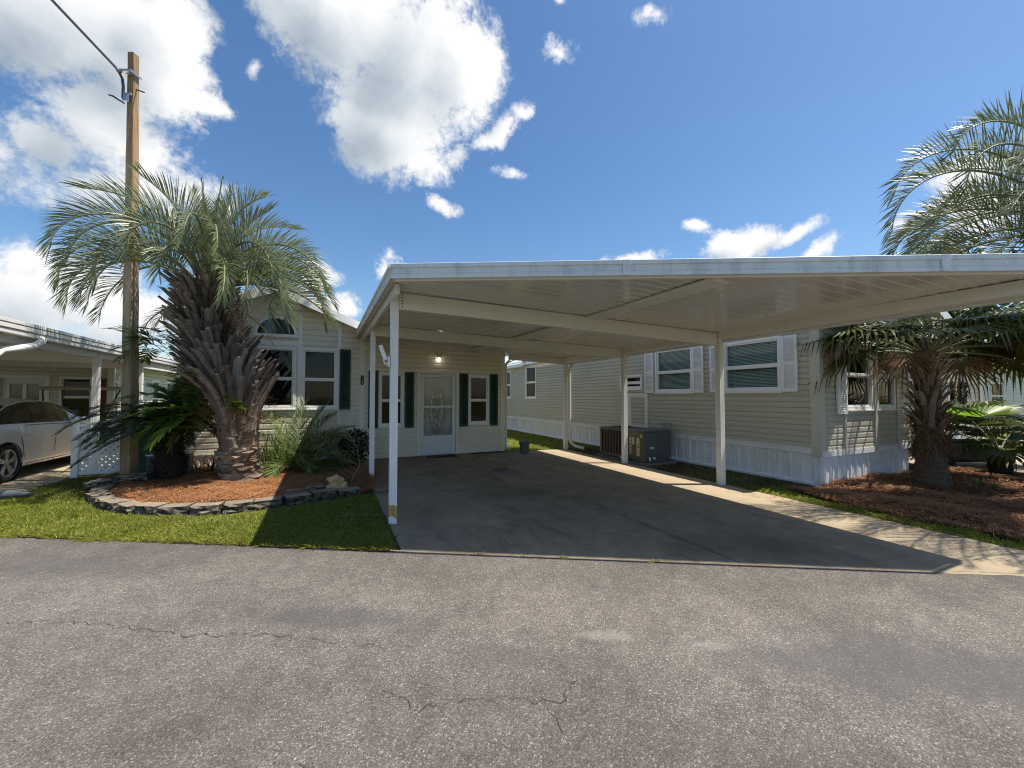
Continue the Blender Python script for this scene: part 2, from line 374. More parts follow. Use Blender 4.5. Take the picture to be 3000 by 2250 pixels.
shrub_leaf = leafmat('shrub_leaf', (.012, .016, .006), (.026, .03, .01), (.055, .05, .02), .45, .2)
tree_leaf = leafmat('tree_leaf', (.015, .04, .01), (.035, .075, .016), (.08, .13, .03), .45, .3)
twig = plain('twig', (.25, .2, .15), .8, var=.2, bmp=0)

def make_block():
    m, nt, out = nodes('block_stone'); co = geopos(nt)
    nz = nn(nt, 'ShaderNodeSeparateXYZ'); nt.links.new(nn(nt, 'ShaderNodeNewGeometry').outputs['Normal'], nz.inputs[0])
    c = ramp(nt, noise(nt, co, 6, 8, .7), [(.3, (.15, .125, .093)), (.5, (.28, .24, .18)), (.72, (.42, .37, .29))])
    c = mix(nt, .4, c, ramp(nt, island(nt), [(0, (.17, .145, .11)), (1, (.38, .33, .255))]))
    # near-black mottling on the upright split faces, very thin on the tops
    side_dark = math_(nt, 'MULTIPLY', ramp(nt, noise(nt, co, 16, 6, .7), [(.42, .97), (.68, .3)]), ramp(nt, nz.outputs[2], [(.35, 1), (.8, .08)]))
    c = mix(nt, side_dark, c, (.022, .021, .018))
    bsdf(nt, out, c, .92, 0, .15, bump(nt, noise(nt, co, 55, 6, .75), .8, .012)); return m
block_stone = make_block()
ornament_stone = plain('ornament_stone', (.5, .35, .17), .85, var=.3, vs=9, bmp=.6, bs=60)

# ------------------------------------------------------------------ ground, road, slabs
ROAD_P = V((.53, 4.16, 0)); ROAD_D = V((.8656, -.5005, 0)); ROAD_N = V((-.5005, -.8656, 0))   # edge point, along, towards the far side
def road_pt(s, t, z=0): p = ROAD_P + ROAD_D*s + ROAD_N*t; return (p.x, p.y, z)
def edge_y(x): return 4.16 + (x-.53)*(-.5005/.8656)
g = MB(); g.face([(-400, -400, -.03), (400, -400, -.03), (400, 400, -.03), (-400, 400, -.03)])
tag(g.build('ground', turf_soil), kind='structure')
g = MB(); rs = random.Random(5); N = 220; e0 = []; e1 = []
for i in range(N+1):
    s = -70 + 140*i/N; e0.append(road_pt(s, -.03+rs.uniform(-.025, .025), -.014)); e1.append(road_pt(s, 7.4, -.014))
for i in range(N): g.face([e0[i], e0[i+1], e1[i+1], e1[i]])
ROADO = tag(g.build('road', asphalt), kind='structure')
# cracks: jagged ribbons of broken-out binder
crack_mat = plain('crack', (.035, .03, .027), .95, var=.3, bmp=0)
def crack(pts, w, seed):
    r = random.Random(seed); P = [V((x, y, -.0095)) for x, y in pts]; out = []
    for a, b in zip(P, P[1:]):
        n = max(2, int((b-a).length/.035)); d = (b-a).normalized(); q = V((-d.y, d.x, 0))
        for i in range(n): out.append(a + (b-a)*(i/n) + q*r.uniform(-.028, .028))
    out.append(P[-1]); m = MB()
    for i, (a, b) in enumerate(zip(out, out[1:])):
        d = (b-a).normalized(); q = V((-d.y, d.x, 0)); w0 = w*r.uniform(.15, .8)
        m.face([a-q*w0, b-q*w0, b+q*w0, a+q*w0])
    return tag(m.build('crack', crack_mat, ROADO), kind='structure')
CRACKS = []

DX0, DX1, DYB = .66, 6.17, 10.5
dz = lambda p: 0.0
drive = MB()
g = .009
xs = [(DX0, 3.40-g), (3.40+g, DX1)]; ysp = [6.45, 8.6]
for a, b in xs:
    ya, yb = edge_y(a)-.02, edge_y(b)-.02
    drive.prism([(a, ya), (b, yb), (b, ysp[0]-g), (a, ysp[0]-g)], -.2, 0)
    drive.prism([(a, ysp[0]+g), (b, ysp[0]+g), (b, ysp[1]+.4), (a, ysp[1]+.4)], -.2, 0)
    drive.prism([(a, ysp[1]+.4+g), (b, ysp[1]+.4+g), (b, DYB if b < 4 else 9.95), (a, DYB if b < 4 else 9.95)], -.2, 0)
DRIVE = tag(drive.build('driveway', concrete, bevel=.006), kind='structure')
lip = MB()   # worn pale front lip against the asphalt
lp = []
for i in range(61):
    s = -.02 + 6.36*i/60; lp.append(s)
for a, b in zip(lp, lp[1:]):
    ra, rb = .03+.006*math.sin(a*9)+.006*math.sin(a*23), .03+.006*math.sin(b*9)+.006*math.sin(b*23)
    lip.face([road_pt(a+.07, 0.012, -.004), road_pt(b+.07, 0.012, -.004), road_pt(b+.07, .012+rb, -.0125), road_pt(a+.07, .012+ra, -.0125)])
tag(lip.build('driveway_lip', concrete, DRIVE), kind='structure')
nd = MB(); nd.prism([(-16, 13.0), (-9, 9.2), (-4.75, 8.35), (-4.45, 8.9), (-4.38, 10), (-4.35, 16.2), (-16, 16.2)], -.2, -.006)
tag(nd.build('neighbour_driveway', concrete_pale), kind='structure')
pd = MB(); pd.prism([(11.6, 3.1), (20, -1.6), (22, 5.0), (11.6, 5.05)], -.2, -.005)
tag(pd.build('patio', concrete_pale), kind='structure')

# ------------------------------------------------------------------ windows
def window(fr, parent, u0, u1, z0, z1, mid=None, depth=.09, fw=.055, frame=None, glass=None, blind=None, slat=None, name='window', sill=True, deep=.5, tilt=.35):
    """cased opening with sashes, panes, slatted blind and a dim room behind"""
    frame = frame or white_paint; glass = glass or clear_glass
    f = MB(); fr.ring(f, u0, u1, z0, z1, -depth, .034, fw)
    if mid: fr.box(f, u0+fw, u1-fw, mid-.022, mid+.022, -.055, .018)
    iw = .028; a, b, c, d = u0+fw, u1-fw, z0+fw, z1-fw
    if mid:
        fr.ring(f, a, b, mid+.022, d, -.05, .006, iw, .004); fr.ring(f, a, b, c, mid-.022, -.035, .012, iw)
    else: fr.ring(f, a, b, c, d, -.05, .006, iw)
    w = f.build(name, frame, parent, bevel=.004)
    if sill:
        s = MB(); fr.box(s, u0-.02, u1+.02, z0-.03, z0-.001, -.02, .06); s.build('sill', frame, w, bevel=.004)
    p = MB(); 
    if mid: fr.quad(p, a, b, mid, d, -.03); fr.quad(p, a, b, c, mid, -.015)
    else: fr.quad(p, a, b, c, d, -.03)
    p.build('pane', glass, w)
    if blind:
        bl = MB(); z = d; bot = c if blind == 'full' else (mid or c) 
        t = tilt*.025
        while z > bot:
            bl.face([fr.P(a, z, -.10), fr.P(b, z, -.10), fr.P(b, z-t, -.078), fr.P(a, z-t, -.078)]); z -= .028
        for uu in (a+.15*(b-a), b-.15*(b-a)): fr.box(bl, uu-.003, uu+.003, bot, d, -.078, -.075)
        bl.build('blind', slat or blind_white, w)
    r = MB(); P = fr.P
    def q(*k): r.face([P(*x) for x in k])
    n0, n1 = -depth-.001, -deep
    q((u0, z0, n1), (u1, z0, n1), (u1, z1, n1), (u0, z1, n1)); q((u0, z0, n0), (u0, z0, n1), (u0, z1, n1), (u0, z1, n0)); q((u1, z0, n0), (u1, z0, n1), (u1, z1, n1), (u1, z1, n0))
    q((u0, z0, n0), (u1, z0, n0), (u1, z0, n1), (u0, z0, n1)); q((u0, z1, n0), (u1, z1, n0), (u1, z1, n1), (u0, z1, n1))
    r.build('room_lining', dark_room, w)
    return w
def shutter(fr, parent, u0, u1, z0, z1, mat, bars=(.5,), n=.034):
    s = MB(); fr.ring(s, u0, u1, z0, z1, n, n+.03, .045, .06)
    H = z1-z0
    for bfrac in bars: fr.box(s, u0+.045, u1-.045, z0+H*bfrac-.03, z0+H*bfrac+.03, n, n+.03)
    z = z0+.06
    while z < z1-.06:
        if not any(abs(z+.012-(z0+H*bf)) < .045 for bf in bars):
            s.hexa([fr.P(u0+.045, z, n+.003), fr.P(u1-.045, z, n+.003), fr.P(u1-.045, z, n+.024), fr.P(u0+.045, z, n+.024),
                    fr.P(u0+.045, z+.018, n+.002), fr.P(u1-.045, z+.018, n+.002), fr.P(u1-.045, z+.02, n+.007), fr.P(u0+.045, z+.02, n+.007)])
        z += .032
    fr.box(s, u0+.02, u1-.02, z0+.02, z1-.02, n-.008, n+.002)
    return s.build('shutter', mat, parent)
def text_mesh(name, txt, size, fr, u, z, n, mat, parent, thick=.006, bold=.0):
    cu = bpy.data.curves.new('lettering', 'FONT'); cu.body = txt; cu.size = size; cu.extrude = thick; cu.offset = bold; cu.align_x = 'CENTER'
    t = bpy.data.objects.new('lettering', cu); COL.objects.link(t); dg = bpy.context.evaluated_depsgraph_get(); dg.update()
    me = bpy.data.meshes.new_from_object(t.evaluated_get(dg)); bpy.data.objects.remove(t)
    org = ORG[parent.name]
    mtx = Matrix(((fr.u.x, 0, fr.n.x, 0), (fr.u.y, 0, fr.n.y, 0), (0, 1, 0, 0), (0, 0, 0, 1)))
    me.transform(Matrix.Translation(fr.P(u, z, n) - org) @ mtx)
    me.materials.clear(); me.materials.append(mat); me.name = name
    o = bpy.data.objects.new(name, me); COL.objects.link(o); o.parent = parent; ORG[o.name] = org
    return o
def downspout(pts, mat, parent, w=.045, name='downspout'):
    m = MB(); m.tube(pts, w, 4); return m.build(name, mat, parent, bevel=.008)
dark_glass = plain('dark_glass', (.02, .024, .026), .05, var=.1, bmp=0, spec=.6)
lead = plain('lead', (.62, .62, .6), .2, var=.1, bmp=0, metal=.6)
textured_glass = plain('textured_glass', (.26, .26, .25), .18, var=.5, vs=14, bmp=.9, bs=35, spec=.6)
blue_print = plain('blue_print', (.04, .05, .3), .5, var=.1, bmp=0)
black_print = plain('black_print', (.012, .012, .014), .45, var=.1, bmp=0)
def make_emit(name, col, st):
    m, nt, out = nodes(name); e = nn(nt, 'ShaderNodeEmission'); e.inputs['Color'].default_value = (*col, 1); e.inputs['Strength'].default_value = st
    nt.links.new(e.outputs[0], out.inputs['Surface']); return m
lamp_glow = make_emit('lamp_glow', (1, .9, .74), 6)

# ------------------------------------------------------------------ number 80: the cream cottage
HY = 10.28
H = thing('cottage', 'cream vinyl cottage numbered 80 with green shutters and an oval glass front door', 'house', (0, HY, 0))
F = Fr((0, HY), (1, 0), (0, -1))
PX, PZ, SL = -1.1, 3.92, .405          # ridge and roof slope
rake = lambda z: (PX-(PZ-.06-z)/SL, PX+(PZ-.06-z)/SL)
holes = [(-1.46, -.70, 1.23, 2.62), (-.60, .17, 1.22, 2.62)]
w = MB(); siding(w, F, -2.75, .66, .30, 3.1, .125, holes)
siding(w, F, -2.75, .66, 3.1, 3.84, .125, (), rng_u=lambda z: (max(-2.75, rake(z)[0]), min(.66, rake(z)[1])))
w.build('wall', cream_siding, H, label='cream gable wall with paired windows')
w = MB(); Fs = Fr((-2.75, HY), (0, 1), (-1, 0)); siding(w, Fs, 0, 8, .3, 3.1, .125); w.build('wall', cream_siding, H)
holes = [(1.09, 1.70, .76, 2.11), (2.10, 3.05, .0, 2.10), (3.385, 3.985, .76, 2.09)]
w = MB(); siding(w, F, .76, 4.36, .0, 2.72, .125, holes); siding(w, F, .76, 4.36, 2.75, 2.97, .125, (), rng_u=lambda z: (.76, min(4.36, max(.76, .6+5.6*(2.955-z)/.325)))); F.quad(w, .76, 4.36, 2.72, 2.75, .006); w.build('wall', cream_siding, H, label='cream porch wall under the carport')
w = MB(); Fe = Fr((4.41, HY), (0, 1), (1, 0)); siding(w, Fe, 0, 6, 0, 2.8, .125); w.build('wall', cream_siding, H)
w = MB(); ribbed(w, F, -2.75, .66, -.02, .29, .19, .02, -.01); F.box(w, -2.76, .66, .285, .315, -.01, .03); w.build('skirting', skirt_white, H)
w = MB(); w.box(-2.7, .6, HY+.45, HY+8, 0, 3.0); w.box(.8, 4.3, HY+.55, HY+6, -.02, 2.7); w.build('interior', dark_room, H)
# corner posts and battens
for a, b, z0, z1 in ((.65, .765, .46, 2.93), (4.345, 4.455, 0, 2.76), (-2.80, -2.69, .3, 3.1)):
    m = MB(); F.box(m, a, b, z0, z1, -.03, .028); m.build('corner_trim', cream_trim, H, bevel=.004)
for a, b, z1 in ((-.665, -.585, 3.35), (.165, .235, 3.25)):
    m = MB(); F.box(m, a, b, .86, z1, .0, .03); m.build('batten', white_paint, H, bevel=.004)
m = MB(); 
for z0, z1, n_ in ((2.885, 2.935, .045), (2.79, 2.82, .03)): m.hexa([F.P(.77, z0, .0), F.P(4.34, z0-.2, .0), F.P(4.34, z0-.2, n_), F.P(.77, z0, n_), F.P(.77, z1, .0), F.P(4.34, z1-.2, .0), F.P(4.34, z1-.2, n_), F.P(.77, z1, n_)])
m.build('frieze_trim', cream_trim, H)
m = MB(); F.box(m, -1.5, -.67, 2.65, 2.74, 0, .028); m.build('head_trim', white_paint, H, bevel=.004)
window(F, H, -1.46, -.70, 1.23, 2.62, 1.92, blind='full', sill=True)
window(F, H, -.60, .17, 1.22, 2.62, 1.91, blind='full', sill=True)
window(F, H, 1.09, 1.70, .76, 2.11, 1.42, blind=None, sill=True)
window(F, H, 3.385, 3.985, .76, 2.09, 1.42, blind='full', sill=True, tilt=.1)
for a, b, c, d in ((.205, .445, 1.2, 2.62), (.85, 1.075, .74, 2.14), (1.715, 1.94, .72, 2.12), (3.14, 3.37, .71, 2.12), (4.0, 4.23, .71, 2.12)):
    shutter(F, H, a, b, c, d, green_shutter, bars=())
# half-round gable window
def arch(cx, z0, rx, rz, n=22): return [(cx+rx*math.cos(PI*i/n), z0+rz*math.sin(PI*i/n)) for i in range(n+1)]
m = MB(); A = arch(-1.1, 2.9, .36, .35); B = arch(-1.1, 2.9, .415, .405)
for i in range(len(A)-1):
    (a0, a1), (b0, b1), (c0, c1), (d0, d1) = A[i], A[i+1], B[i+1], B[i]
    m.hexa([F.P(a0, a1, 0), F.P(b0, b1, 0), F.P(c0, c1, 0), F.P(d0, d1, 0), F.P(a0, a1, .055), F.P(b0, b1, .055), F.P(c0, c1, .055), F.P(d0, d1, .055)])
F.box(m, -1.53, -.67, 2.835, 2.898, 0, .06)
aw = m.build('arched_window', white_paint, H)
m = MB(); m.face([F.P(x, z, .031) for x, z in A]); m.build('pane', dark_glass, aw)
# roof: two slopes of ribbed white metal, with rake boards and soffit
for sgn, xe in ((1, .78), (-1, -2.98)):
    m = MB(); ze = PZ-SL*abs(xe-PX); y0, y1 = HY-.36, HY+8.2
    N = 26
    for i in range(N):
        a, b = y0+(y1-y0)*i/N, y0+(y1-y0)*(i+1)/N
        for p, q, h in ((a, b-.05, 0), (b-.05, b, .025)):
            m.hexa([(PX, p, PZ-.04), (xe, p, ze-.04), (xe, q, ze-.04), (PX, q, PZ-.04), (PX, p, PZ+h), (xe, p, ze+h), (xe, q, ze+h), (PX, q, PZ+h)])
    rf = m.build('roof', roof_metal, H)
    m = MB(); m.hexa([(PX, y0-.022, PZ-.17), (xe, y0-.022, ze-.17), (xe, y0-.001, ze-.17), (PX, y0-.001, PZ-.17), (PX, y0-.022, PZ+.012), (xe, y0-.022, ze+.012), (xe, y0-.001, ze+.012), (PX, y0-.001, PZ+.012)])
    m.build('rake_board', white_paint, rf)
    m = MB(); m.hexa([(PX, y0+.002, PZ-.12), (xe, y0+.002, ze-.12), (xe, HY, ze-.12), (PX, HY, PZ-.12), (PX, y0+.002, PZ-.105), (xe, y0+.002, ze-.105), (xe, HY, ze-.105), (PX, HY, PZ-.105)])
    m.build('soffit', cream_trim, rf)
m = MB(); m.hexa([(.70, HY-.02, 2.965), (4.75, HY-.02, 2.73), (4.75, HY+6, 2.73), (.70, HY+6, 2.965), (.70, HY-.02, 3.03), (4.75, HY-.02, 2.79), (4.75, HY+6, 2.79), (.70, HY+6, 3.03)]); m.build('roof', roof_metal, H)
# front door: storm door over a panelled door with an oval light
m = MB(); F.ring(m, 2.03, 3.12, -.0, 2.175, -.06, .045, .072, .02); dfr = m.build('door_frame', cream_trim, H, bevel=.005)
m = MB(); F.box(m, 2.10, 3.05, 0.0, 2.1, -.13, -.085); 
idr = m.build('inner_door', inner_door, H)
E1 = [(2.55+.225*math.cos(2*PI*i/40), 1.17+.66*math.sin(2*PI*i/40)) for i in range(40)]
E2 = [(2.55+.285*math.cos(2*PI*i/40), 1.17+.72*math.sin(2*PI*i/40)) for i in range(40)]
m = MB()
for i in range(40):
    j = (i+1) % 40; (a, b), (c, d), (e, f), (g_, h) = E1[i], E1[j], E2[j], E2[i]
    m.hexa([F.P(a, b, -.086), F.P(c, d, -.086), F.P(e, f, -.086), F.P(g_, h, -.086), F.P(a, b, -.06), F.P(c, d, -.06), F.P(e, f, -.075), F.P(g_, h, -.075)])
m.build('oval_moulding', inner_door, idr)
m = MB(); m.face([F.P(x, z, -.08) for x, z in E1]); m.build('oval_light', textured_glass, idr)
m = MB()
def curl(cx, cz, r, a0, a1): m.tube([F.P(cx+r*math.cos(R(a0+(a1-a0)*i/10)), cz+r*math.sin(R(a0+(a1-a0)*i/10)), -.074) for i in range(11)], .011, 5)
for sx in (-1, 1):
    m = MB()
    for cz, r, dx in ((1.36, .06, .09), (1.22, .075, .085), (1.05, .07, .09), (.92, .06, .07), (1.5, .05, .06), (.78, .045, .05)):
        a = (200, -60) if sx > 0 else (-20, 240); curl(2.55+sx*dx, cz, r, *a)
    m.build('leaded_scroll', lead, idr)
m = MB()
m.tube([F.P(2.55+.012*math.sin(k*2), .66+k*.055, -.072) for k in range(20)], [.006 if k % 2 else .016 for k in range(20)], 5)
m.build('leaded_stem', lead, idr)
m = MB(); F.ring(m, 2.105, 3.045, .015, 2.095, -.035, -.002, .095, .1); F.box(m, 2.2, 2.95, 1.215, 1.27, -.032, .002); F.box(m, 2.2, 2.95, .115, .5, -.03, -.012)
F.box(m, 2.24, 2.91, .16, .43, -.02, -.008); F.box(m, 2.2, 2.95, .455, .5, -.03, .0)
sd = m.build('storm_door', door_white, H, bevel=.004)
m = MB(); F.quad(m, 2.2, 2.95, 1.27, 2.0, -.02); F.quad(m, 2.2, 2.95, .5, 1.215, -.024); m.build('pane', glassmat('storm_glass', (.8, .82, .82), .8), sd)
m = MB(); m.tube([F.P(2.155, 1.03, 0), F.P(2.155, 1.03, .05), F.P(2.19, 1.035, .055), F.P(2.25, 1.02, .055)], [.012, .011, .01, .008], 8); F.box(m, 2.135, 2.175, .98, 1.08, -.002, .008)
m.build('handle', steel, sd, bevel=.002)
m = MB(); F.box(m, 2.09, 3.06, -.0, .02, -.03, .06); m.build('threshold', steel, H)
# house number, outlet cover
for ch, z in (('8', 1.90), ('0', 1.79)): text_mesh('house_number', ch, .16, F, .707, z, .03, black_print, H, .006, .007)
m = MB(); F.box(m, 1.25, 1.35, .31, .46, .0, .05); F.box(m, 1.262, 1.338, .32, .45, .05, .056); m.build('outlet_cover', cream_trim, H, bevel=.005)
m = MB(); m.tube([(4.55, 10.3, 2.72), (4.62, 10.32, 2.62), (4.66, 10.35, 2.5)], .04, 6)
m = MB(); m.tube([(4.95, 10.45, 2.78), (4.95, 10.45, 2.70), (4.9, 10.42, 2.62), (4.62, 10.36, 2.5), (4.52, 10.34, 2.42), (4.52, 10.34, .12), (4.6, 10.2, .05)], .042, 6)
m.build('downspout', cream_trim, H)
m = MB(); m.box(4.70, 4.98, HY+.1, HY+6, 2.76, 2.88); m.build('gutter', cream_trim, H, bevel=.01)

L = thing('wall_lamp', 'lit jelly-jar lamp on the cream wall above the oval glass door', 'wall lamp', (2.55, HY, 2.5))
m = MB(); F.box(m, 2.47, 2.63, 2.40, 2.64, .0, .03); m.build('back_plate', cream_trim, L, bevel=.01)
m = MB(); m.lathe([(.0, .07), (.05, .06), (.066, .02), (.068, 0), (.06, -.012)], F.P(2.57, 2.53, .1), 20); F.box(m, 2.55, 2.59, 2.55, 2.6, .02, .1); m.build('cap', cream_trim, L, smooth=False)
m = MB(); m.lathe([(.058, 0), (.062, -.06), (.05, -.12), (.02, -.14), (0, -.142)], F.P(2.57, 2.518, .1), 20); m.build('glass_jar', glassmat('jar_glass', (.95, .95, .95)), L, smooth=True)
m = MB(); m.lathe([(0, 0), (.02, -.01), (.034, -.05), (.03, -.085), (0, -.105)], F.P(2.57, 2.51, .1), 16); m.build('bulb', lamp_glow, L, smooth=True)
m = MB(); m.box(2.22, 2.95, 9.72, 10.12, .002, .016); tag(m.build('door_mat', black_rubber, loc=(2.6, 9.9, 0), bevel=.006), 'black rubber mat lying before the oval glass door', 'door mat')
C = thing('carton', 'flat white carton printed with blue marks against the wall beneath the house number', 'carton', (.47, 10.2, .3))
m = MB(); m.box(.26, .68, 10.02, 10.22, .28, .56); m.box(.24, .69, 10.0, 10.235, .562, .72); m.build('box', white_paint, C, bevel=.004)
m = MB(); Fc = Fr((0, 10.0), (1, 0), (0, -1)); m.face([Fc.P(.27, .66, .002), Fc.P(.30, .62, .002), Fc.P(.31, .63, .002), Fc.P(.285, .68, .002)]); Fc.quad(m, .32, .42, .645, .66, .002); Fc.quad(m, .32, .40, .628, .638, .002); m.build('blue_print', blue_print, C)
m = MB(); Fc.quad(m, .50, .54, .655, .69, .002); Fc.quad(m, .56, .64, .66, .665, .002); m.build('dark_print', black_print, C)

# ------------------------------------------------------------------ the carport
UP = V((0, 0, 1))
K = thing('carport', 'white metal carport with flat ribbed roof on five posts over the driveway', 'carport', (3.3, 7, 0))
def zd(x, y):   # the roof sheet sags towards the right-hand gutter
    zl = 2.755 + .033*(max(y, 4.3)-4.3); zr = float(np.interp(y, (1.1, 4.8, 7.2, 9.9), (2.645, 2.60, 2.585, 2.62)))
    return zl + (zr-zl)*(x-.6)/5.6
CXL, CXR, FS = .57, 6.30, .581
FE = lambda x: max(1.13, 4.25 - FS*(x-CXL)); CXK = 5.94   # skewed to the road, squared off at the right-hand end
RE = lambda x: 10.24 if x < 4.5 else 10.12
m = MB(); y = 1.16; per = .152
while y < 10.24:
    for a, b, h in ((y, y+.118, 0), (y+.118, y+.124, None), (y+.124, y+.146, .006), (y+.146, y+per, None)):
        if h is None:
            ha, hb = (0, .006) if a < y+.12 else (.006, 0)
        else: ha = hb = h
        b = min(b, 10.24)
        if b <= a: continue
        xa = max(CXL+.02, CXL+(4.25-a)/FS+.03); xb = max(CXL+.02, CXL+(4.25-b)/FS+.03)
        if xb < CXR: m.face([(min(xa, CXR), a, zd(min(xa, CXR), a)-ha), (CXR, a, zd(CXR, a)-ha), (CXR, b, zd(CXR, b)-hb), (xb, b, zd(xb, b)-hb)])
    y += per
m.build('ceiling', deck_white, K)
m = MB(); m.prism([(CXL+.01, 10.26), (CXL+.01, FE(CXL)+.02), (CXK, FE(CXK)+.02), (CXR, FE(CXR)+.02), (CXR, 10.14), (4.7, 10.14), (4.7, 10.26)], lambda p: zd(*p)+.03, lambda p: zd(*p)+.085); m.build('roof', roof_metal, K)
# fascia: a stepped aluminium section
def fascia(p, q, out, name='fascia', ext=0):
    p, q = V(p), V(q); o = V((out[0], out[1], 0)).normalized(); m = MB(); up = V((0, 0, 1))
    prof = [(.0, -.035), (.018, -.035), (.018, .0), (.013, .003), (.013, .012), (.018, .015), (.018, .028), (.014, .031), (.014, .068), (.022, .070), (.03, .074), (.03, .112), (.026, .116), (0, .116)]
    for (n0, h0), (n1, h1) in zip(prof, prof[1:]+prof[:1]): m.face([p+o*n0+up*h0, q+o*n0+up*h0, q+o*n1+up*h1, p+o*n1+up*h1])
    for e in (p, q): m.face([e+o*n0+up*h for n0, h in prof])
    return m.build(name, fascia_white, K)
fd = V((1, -FS, 0)).normalized(); fn = V((-FS, -1, 0)).normalized()
fascia((CXL, FE(CXL), zd(CXL, FE(CXL))), (CXK, FE(CXK), zd(CXK, FE(CXK))), fn); fascia((CXK, 1.13, zd(CXK, 1.13)), (CXR+.06, 1.13, zd(CXR, 1.13)), (0, -1))
fascia((CXL, 10.24, zd(CXL, 10.24)), (CXL, FE(CXL)-.004, zd(CXL, FE(CXL))), (-1, 0))
m = MB()
for o0, o1, h0, h1 in ((.035, .075, -.05, .02), (.075, .14, -.03, .02)):
    a0, b0 = V((CXL+.02, FE(CXL+.02), 0))-fn*o0, V((CXK, FE(CXK), 0))-fn*o0; a1, b1 = V((CXL+.02, FE(CXL+.02), 0))-fn*o1, V((CXK, FE(CXK), 0))-fn*o1
    P4 = [a0, b0, b1, a1]; m.hexa([V((p.x, p.y, zd(p.x, p.y)+h0)) for p in P4]+[V((p.x, p.y, zd(p.x, p.y)+h1)) for p in P4])
m.build('front_header', carport_white, K)
for xj in (2.62, 5.05):   # sleeve joints in the front fascia
    q = V((xj, FE(xj), zd(CXL, FE(CXL))+(zd(CXK, FE(CXK))-zd(CXL, FE(CXL)))*(xj-CXL)/(CXK-CXL))); m = MB(); m.obox(q+fn*.026+UP*.04, fd*.035, fn*.008, UP*.076); m.build('joint_cover', fascia_white, K, bevel=.003)
def beam(p, q, th, h0, h1, name='beam', mat=None):
    p, q = V((*p, 0)), V((*q, 0)); d = (q-p).normalized(); s_ = V((-d.y, d.x, 0))*th/2
    P4 = [p-s_, q-s_, q+s_, p+s_]; m = MB(); m.hexa([V((a.x, a.y, zd(a.x, a.y)+h0)) for a in P4]+[V((a.x, a.y, zd(a.x, a.y)+h1)) for a in P4])
    return m.build(name, mat or carport_white, K, bevel=.005)
POSTS = dict(a=(.70, 4.96), b=(.73, 7.92), c=(6.13, 4.80), d=(6.11, 7.24), e=(6.18, 9.85))
beam((.75, 4.96), (6.08, 4.80), .075, -.215, -.013); beam((.78, 7.92), (6.06, 7.24), .075, -.215, -.013); beam((4.46, 10.0), (6.13, 9.85), .075, -.2, -.013)
beam((.665, 4.50), (.69, 10.2), .05, -.13, -.013, 'side_rail'); beam((6.15, 1.35), (6.16, 9.80), .14, -.15, -.013, 'side_rail')
beam((6.31, 1.16), (6.31, 10.1), .13, -.17, .1, 'gutter', fascia_white)
for a, b in ((2.1, 4.9), (5.0, 7.5), (7.65, 10.2)): beam((3.52, max(a, FE(3.52)+.17)), (3.52, b), .24, -.05, -.0125, 'ceiling_batten')
def fluted(cx, cy, w=.05, dirs=1):
    e = []
    side = [(-1, -1), (-.66, -1), (-.6, -.9), (-.46, -.9), (-.4, -1), (-.16, -1), (-.1, -.9), (.1, -.9), (.16, -1), (.4, -1), (.46, -.9), (.6, -.9), (.66, -1)]
    for k in range(4):
        c, s_ = (1, 0, -1, 0)[k], (0, 1, 0, -1)[k]
        e += [(cx+(x*c-y_*s_)*w, cy+(x*s_+y_*c)*w) for x, y_ in side]
    return e
POSTO = {}
for k, (x, y) in POSTS.items():
    m = MB(); m.prism(fluted(x, y, .043 if k in 'ab' else .05), .0, lambda p: zd(*p)-.013); POSTO[k] = m.build('post', carport_white if k in 'cde' else white_paint, K)
    if k != 'e':
        for i in range(5):
            xx = x+.085 if k in 'ab' else x-.085
            m = MB(); m.lathe([(0, .008), (.008, .006), (.009, 0)], (xx, y-.038, zd(x, y)-.035-i*.038), 8, (0, -1, 0)); m.build('bolt', dark_bolt, K)
x, y = POSTS['a']; m = MB(); e = fluted(x, y, .0442); rs = random.Random(8); n = len(e)
top = [.21+.012*math.sin(i*.35)+.01*rs.random() for i in range(n)]; bot = [.07+.02*math.sin(i*.25+1)+.01*rs.random() for i in range(n)]
for i in range(n): j = (i+1) % n; m.face([(*e[i], bot[i]), (*e[j], bot[j]), (*e[j], top[j]), (*e[i], top[i])])
m.build('rust_patch', rust_stain, POSTO['a'])
# flag bracket on the front post
m = MB(); m.box(.625, .650, 4.92, 4.98, 1.86, 1.98); m.tube([(.64, 4.94, 1.90), (.60, 4.92, 1.885), (.575, 4.91, 1.92), (.585, 4.91, 1.955)], .012, 8)
m.obox((.565, 4.905, 2.02), (.022, 0, .008), (0, .006, 0), (-.03, 0, .085)); m.lathe([(.012, -.008), (.012, .008)], (.545, 4.90, 2.075), 10, (0, 1, 0), True)
m.build('flag_bracket', white_paint, POSTO['a'], bevel=.002)
m = MB(); m.tube([(6.36, 9.75, 2.62), (6.36, 9.75, 2.5), (6.33, 9.74, 2.42), (6.26, 9.74, 2.32), (6.255, 9.74, 2.2), (6.255, 9.74, .35), (6.26, 9.72, .22), (6.34, 9.6, .1), (6.5, 9.4, .05)], .042, 8); m.build('downspout', carport_white, K)
cover = MB(); cover.lathe([(0, .006), (.17, .006), (.18, .003), (.18, 0)], (3.22, 7.6, 0), 32); tag(cover.build('cleanout_cover', plain('cover_grey', (.12, .12, .12), .8, var=.3, vs=9, bmp=.3), loc=(3.22, 7.6, 0)), 'round dark cleanout cover set flush in the shaded driveway', 'manhole cover')
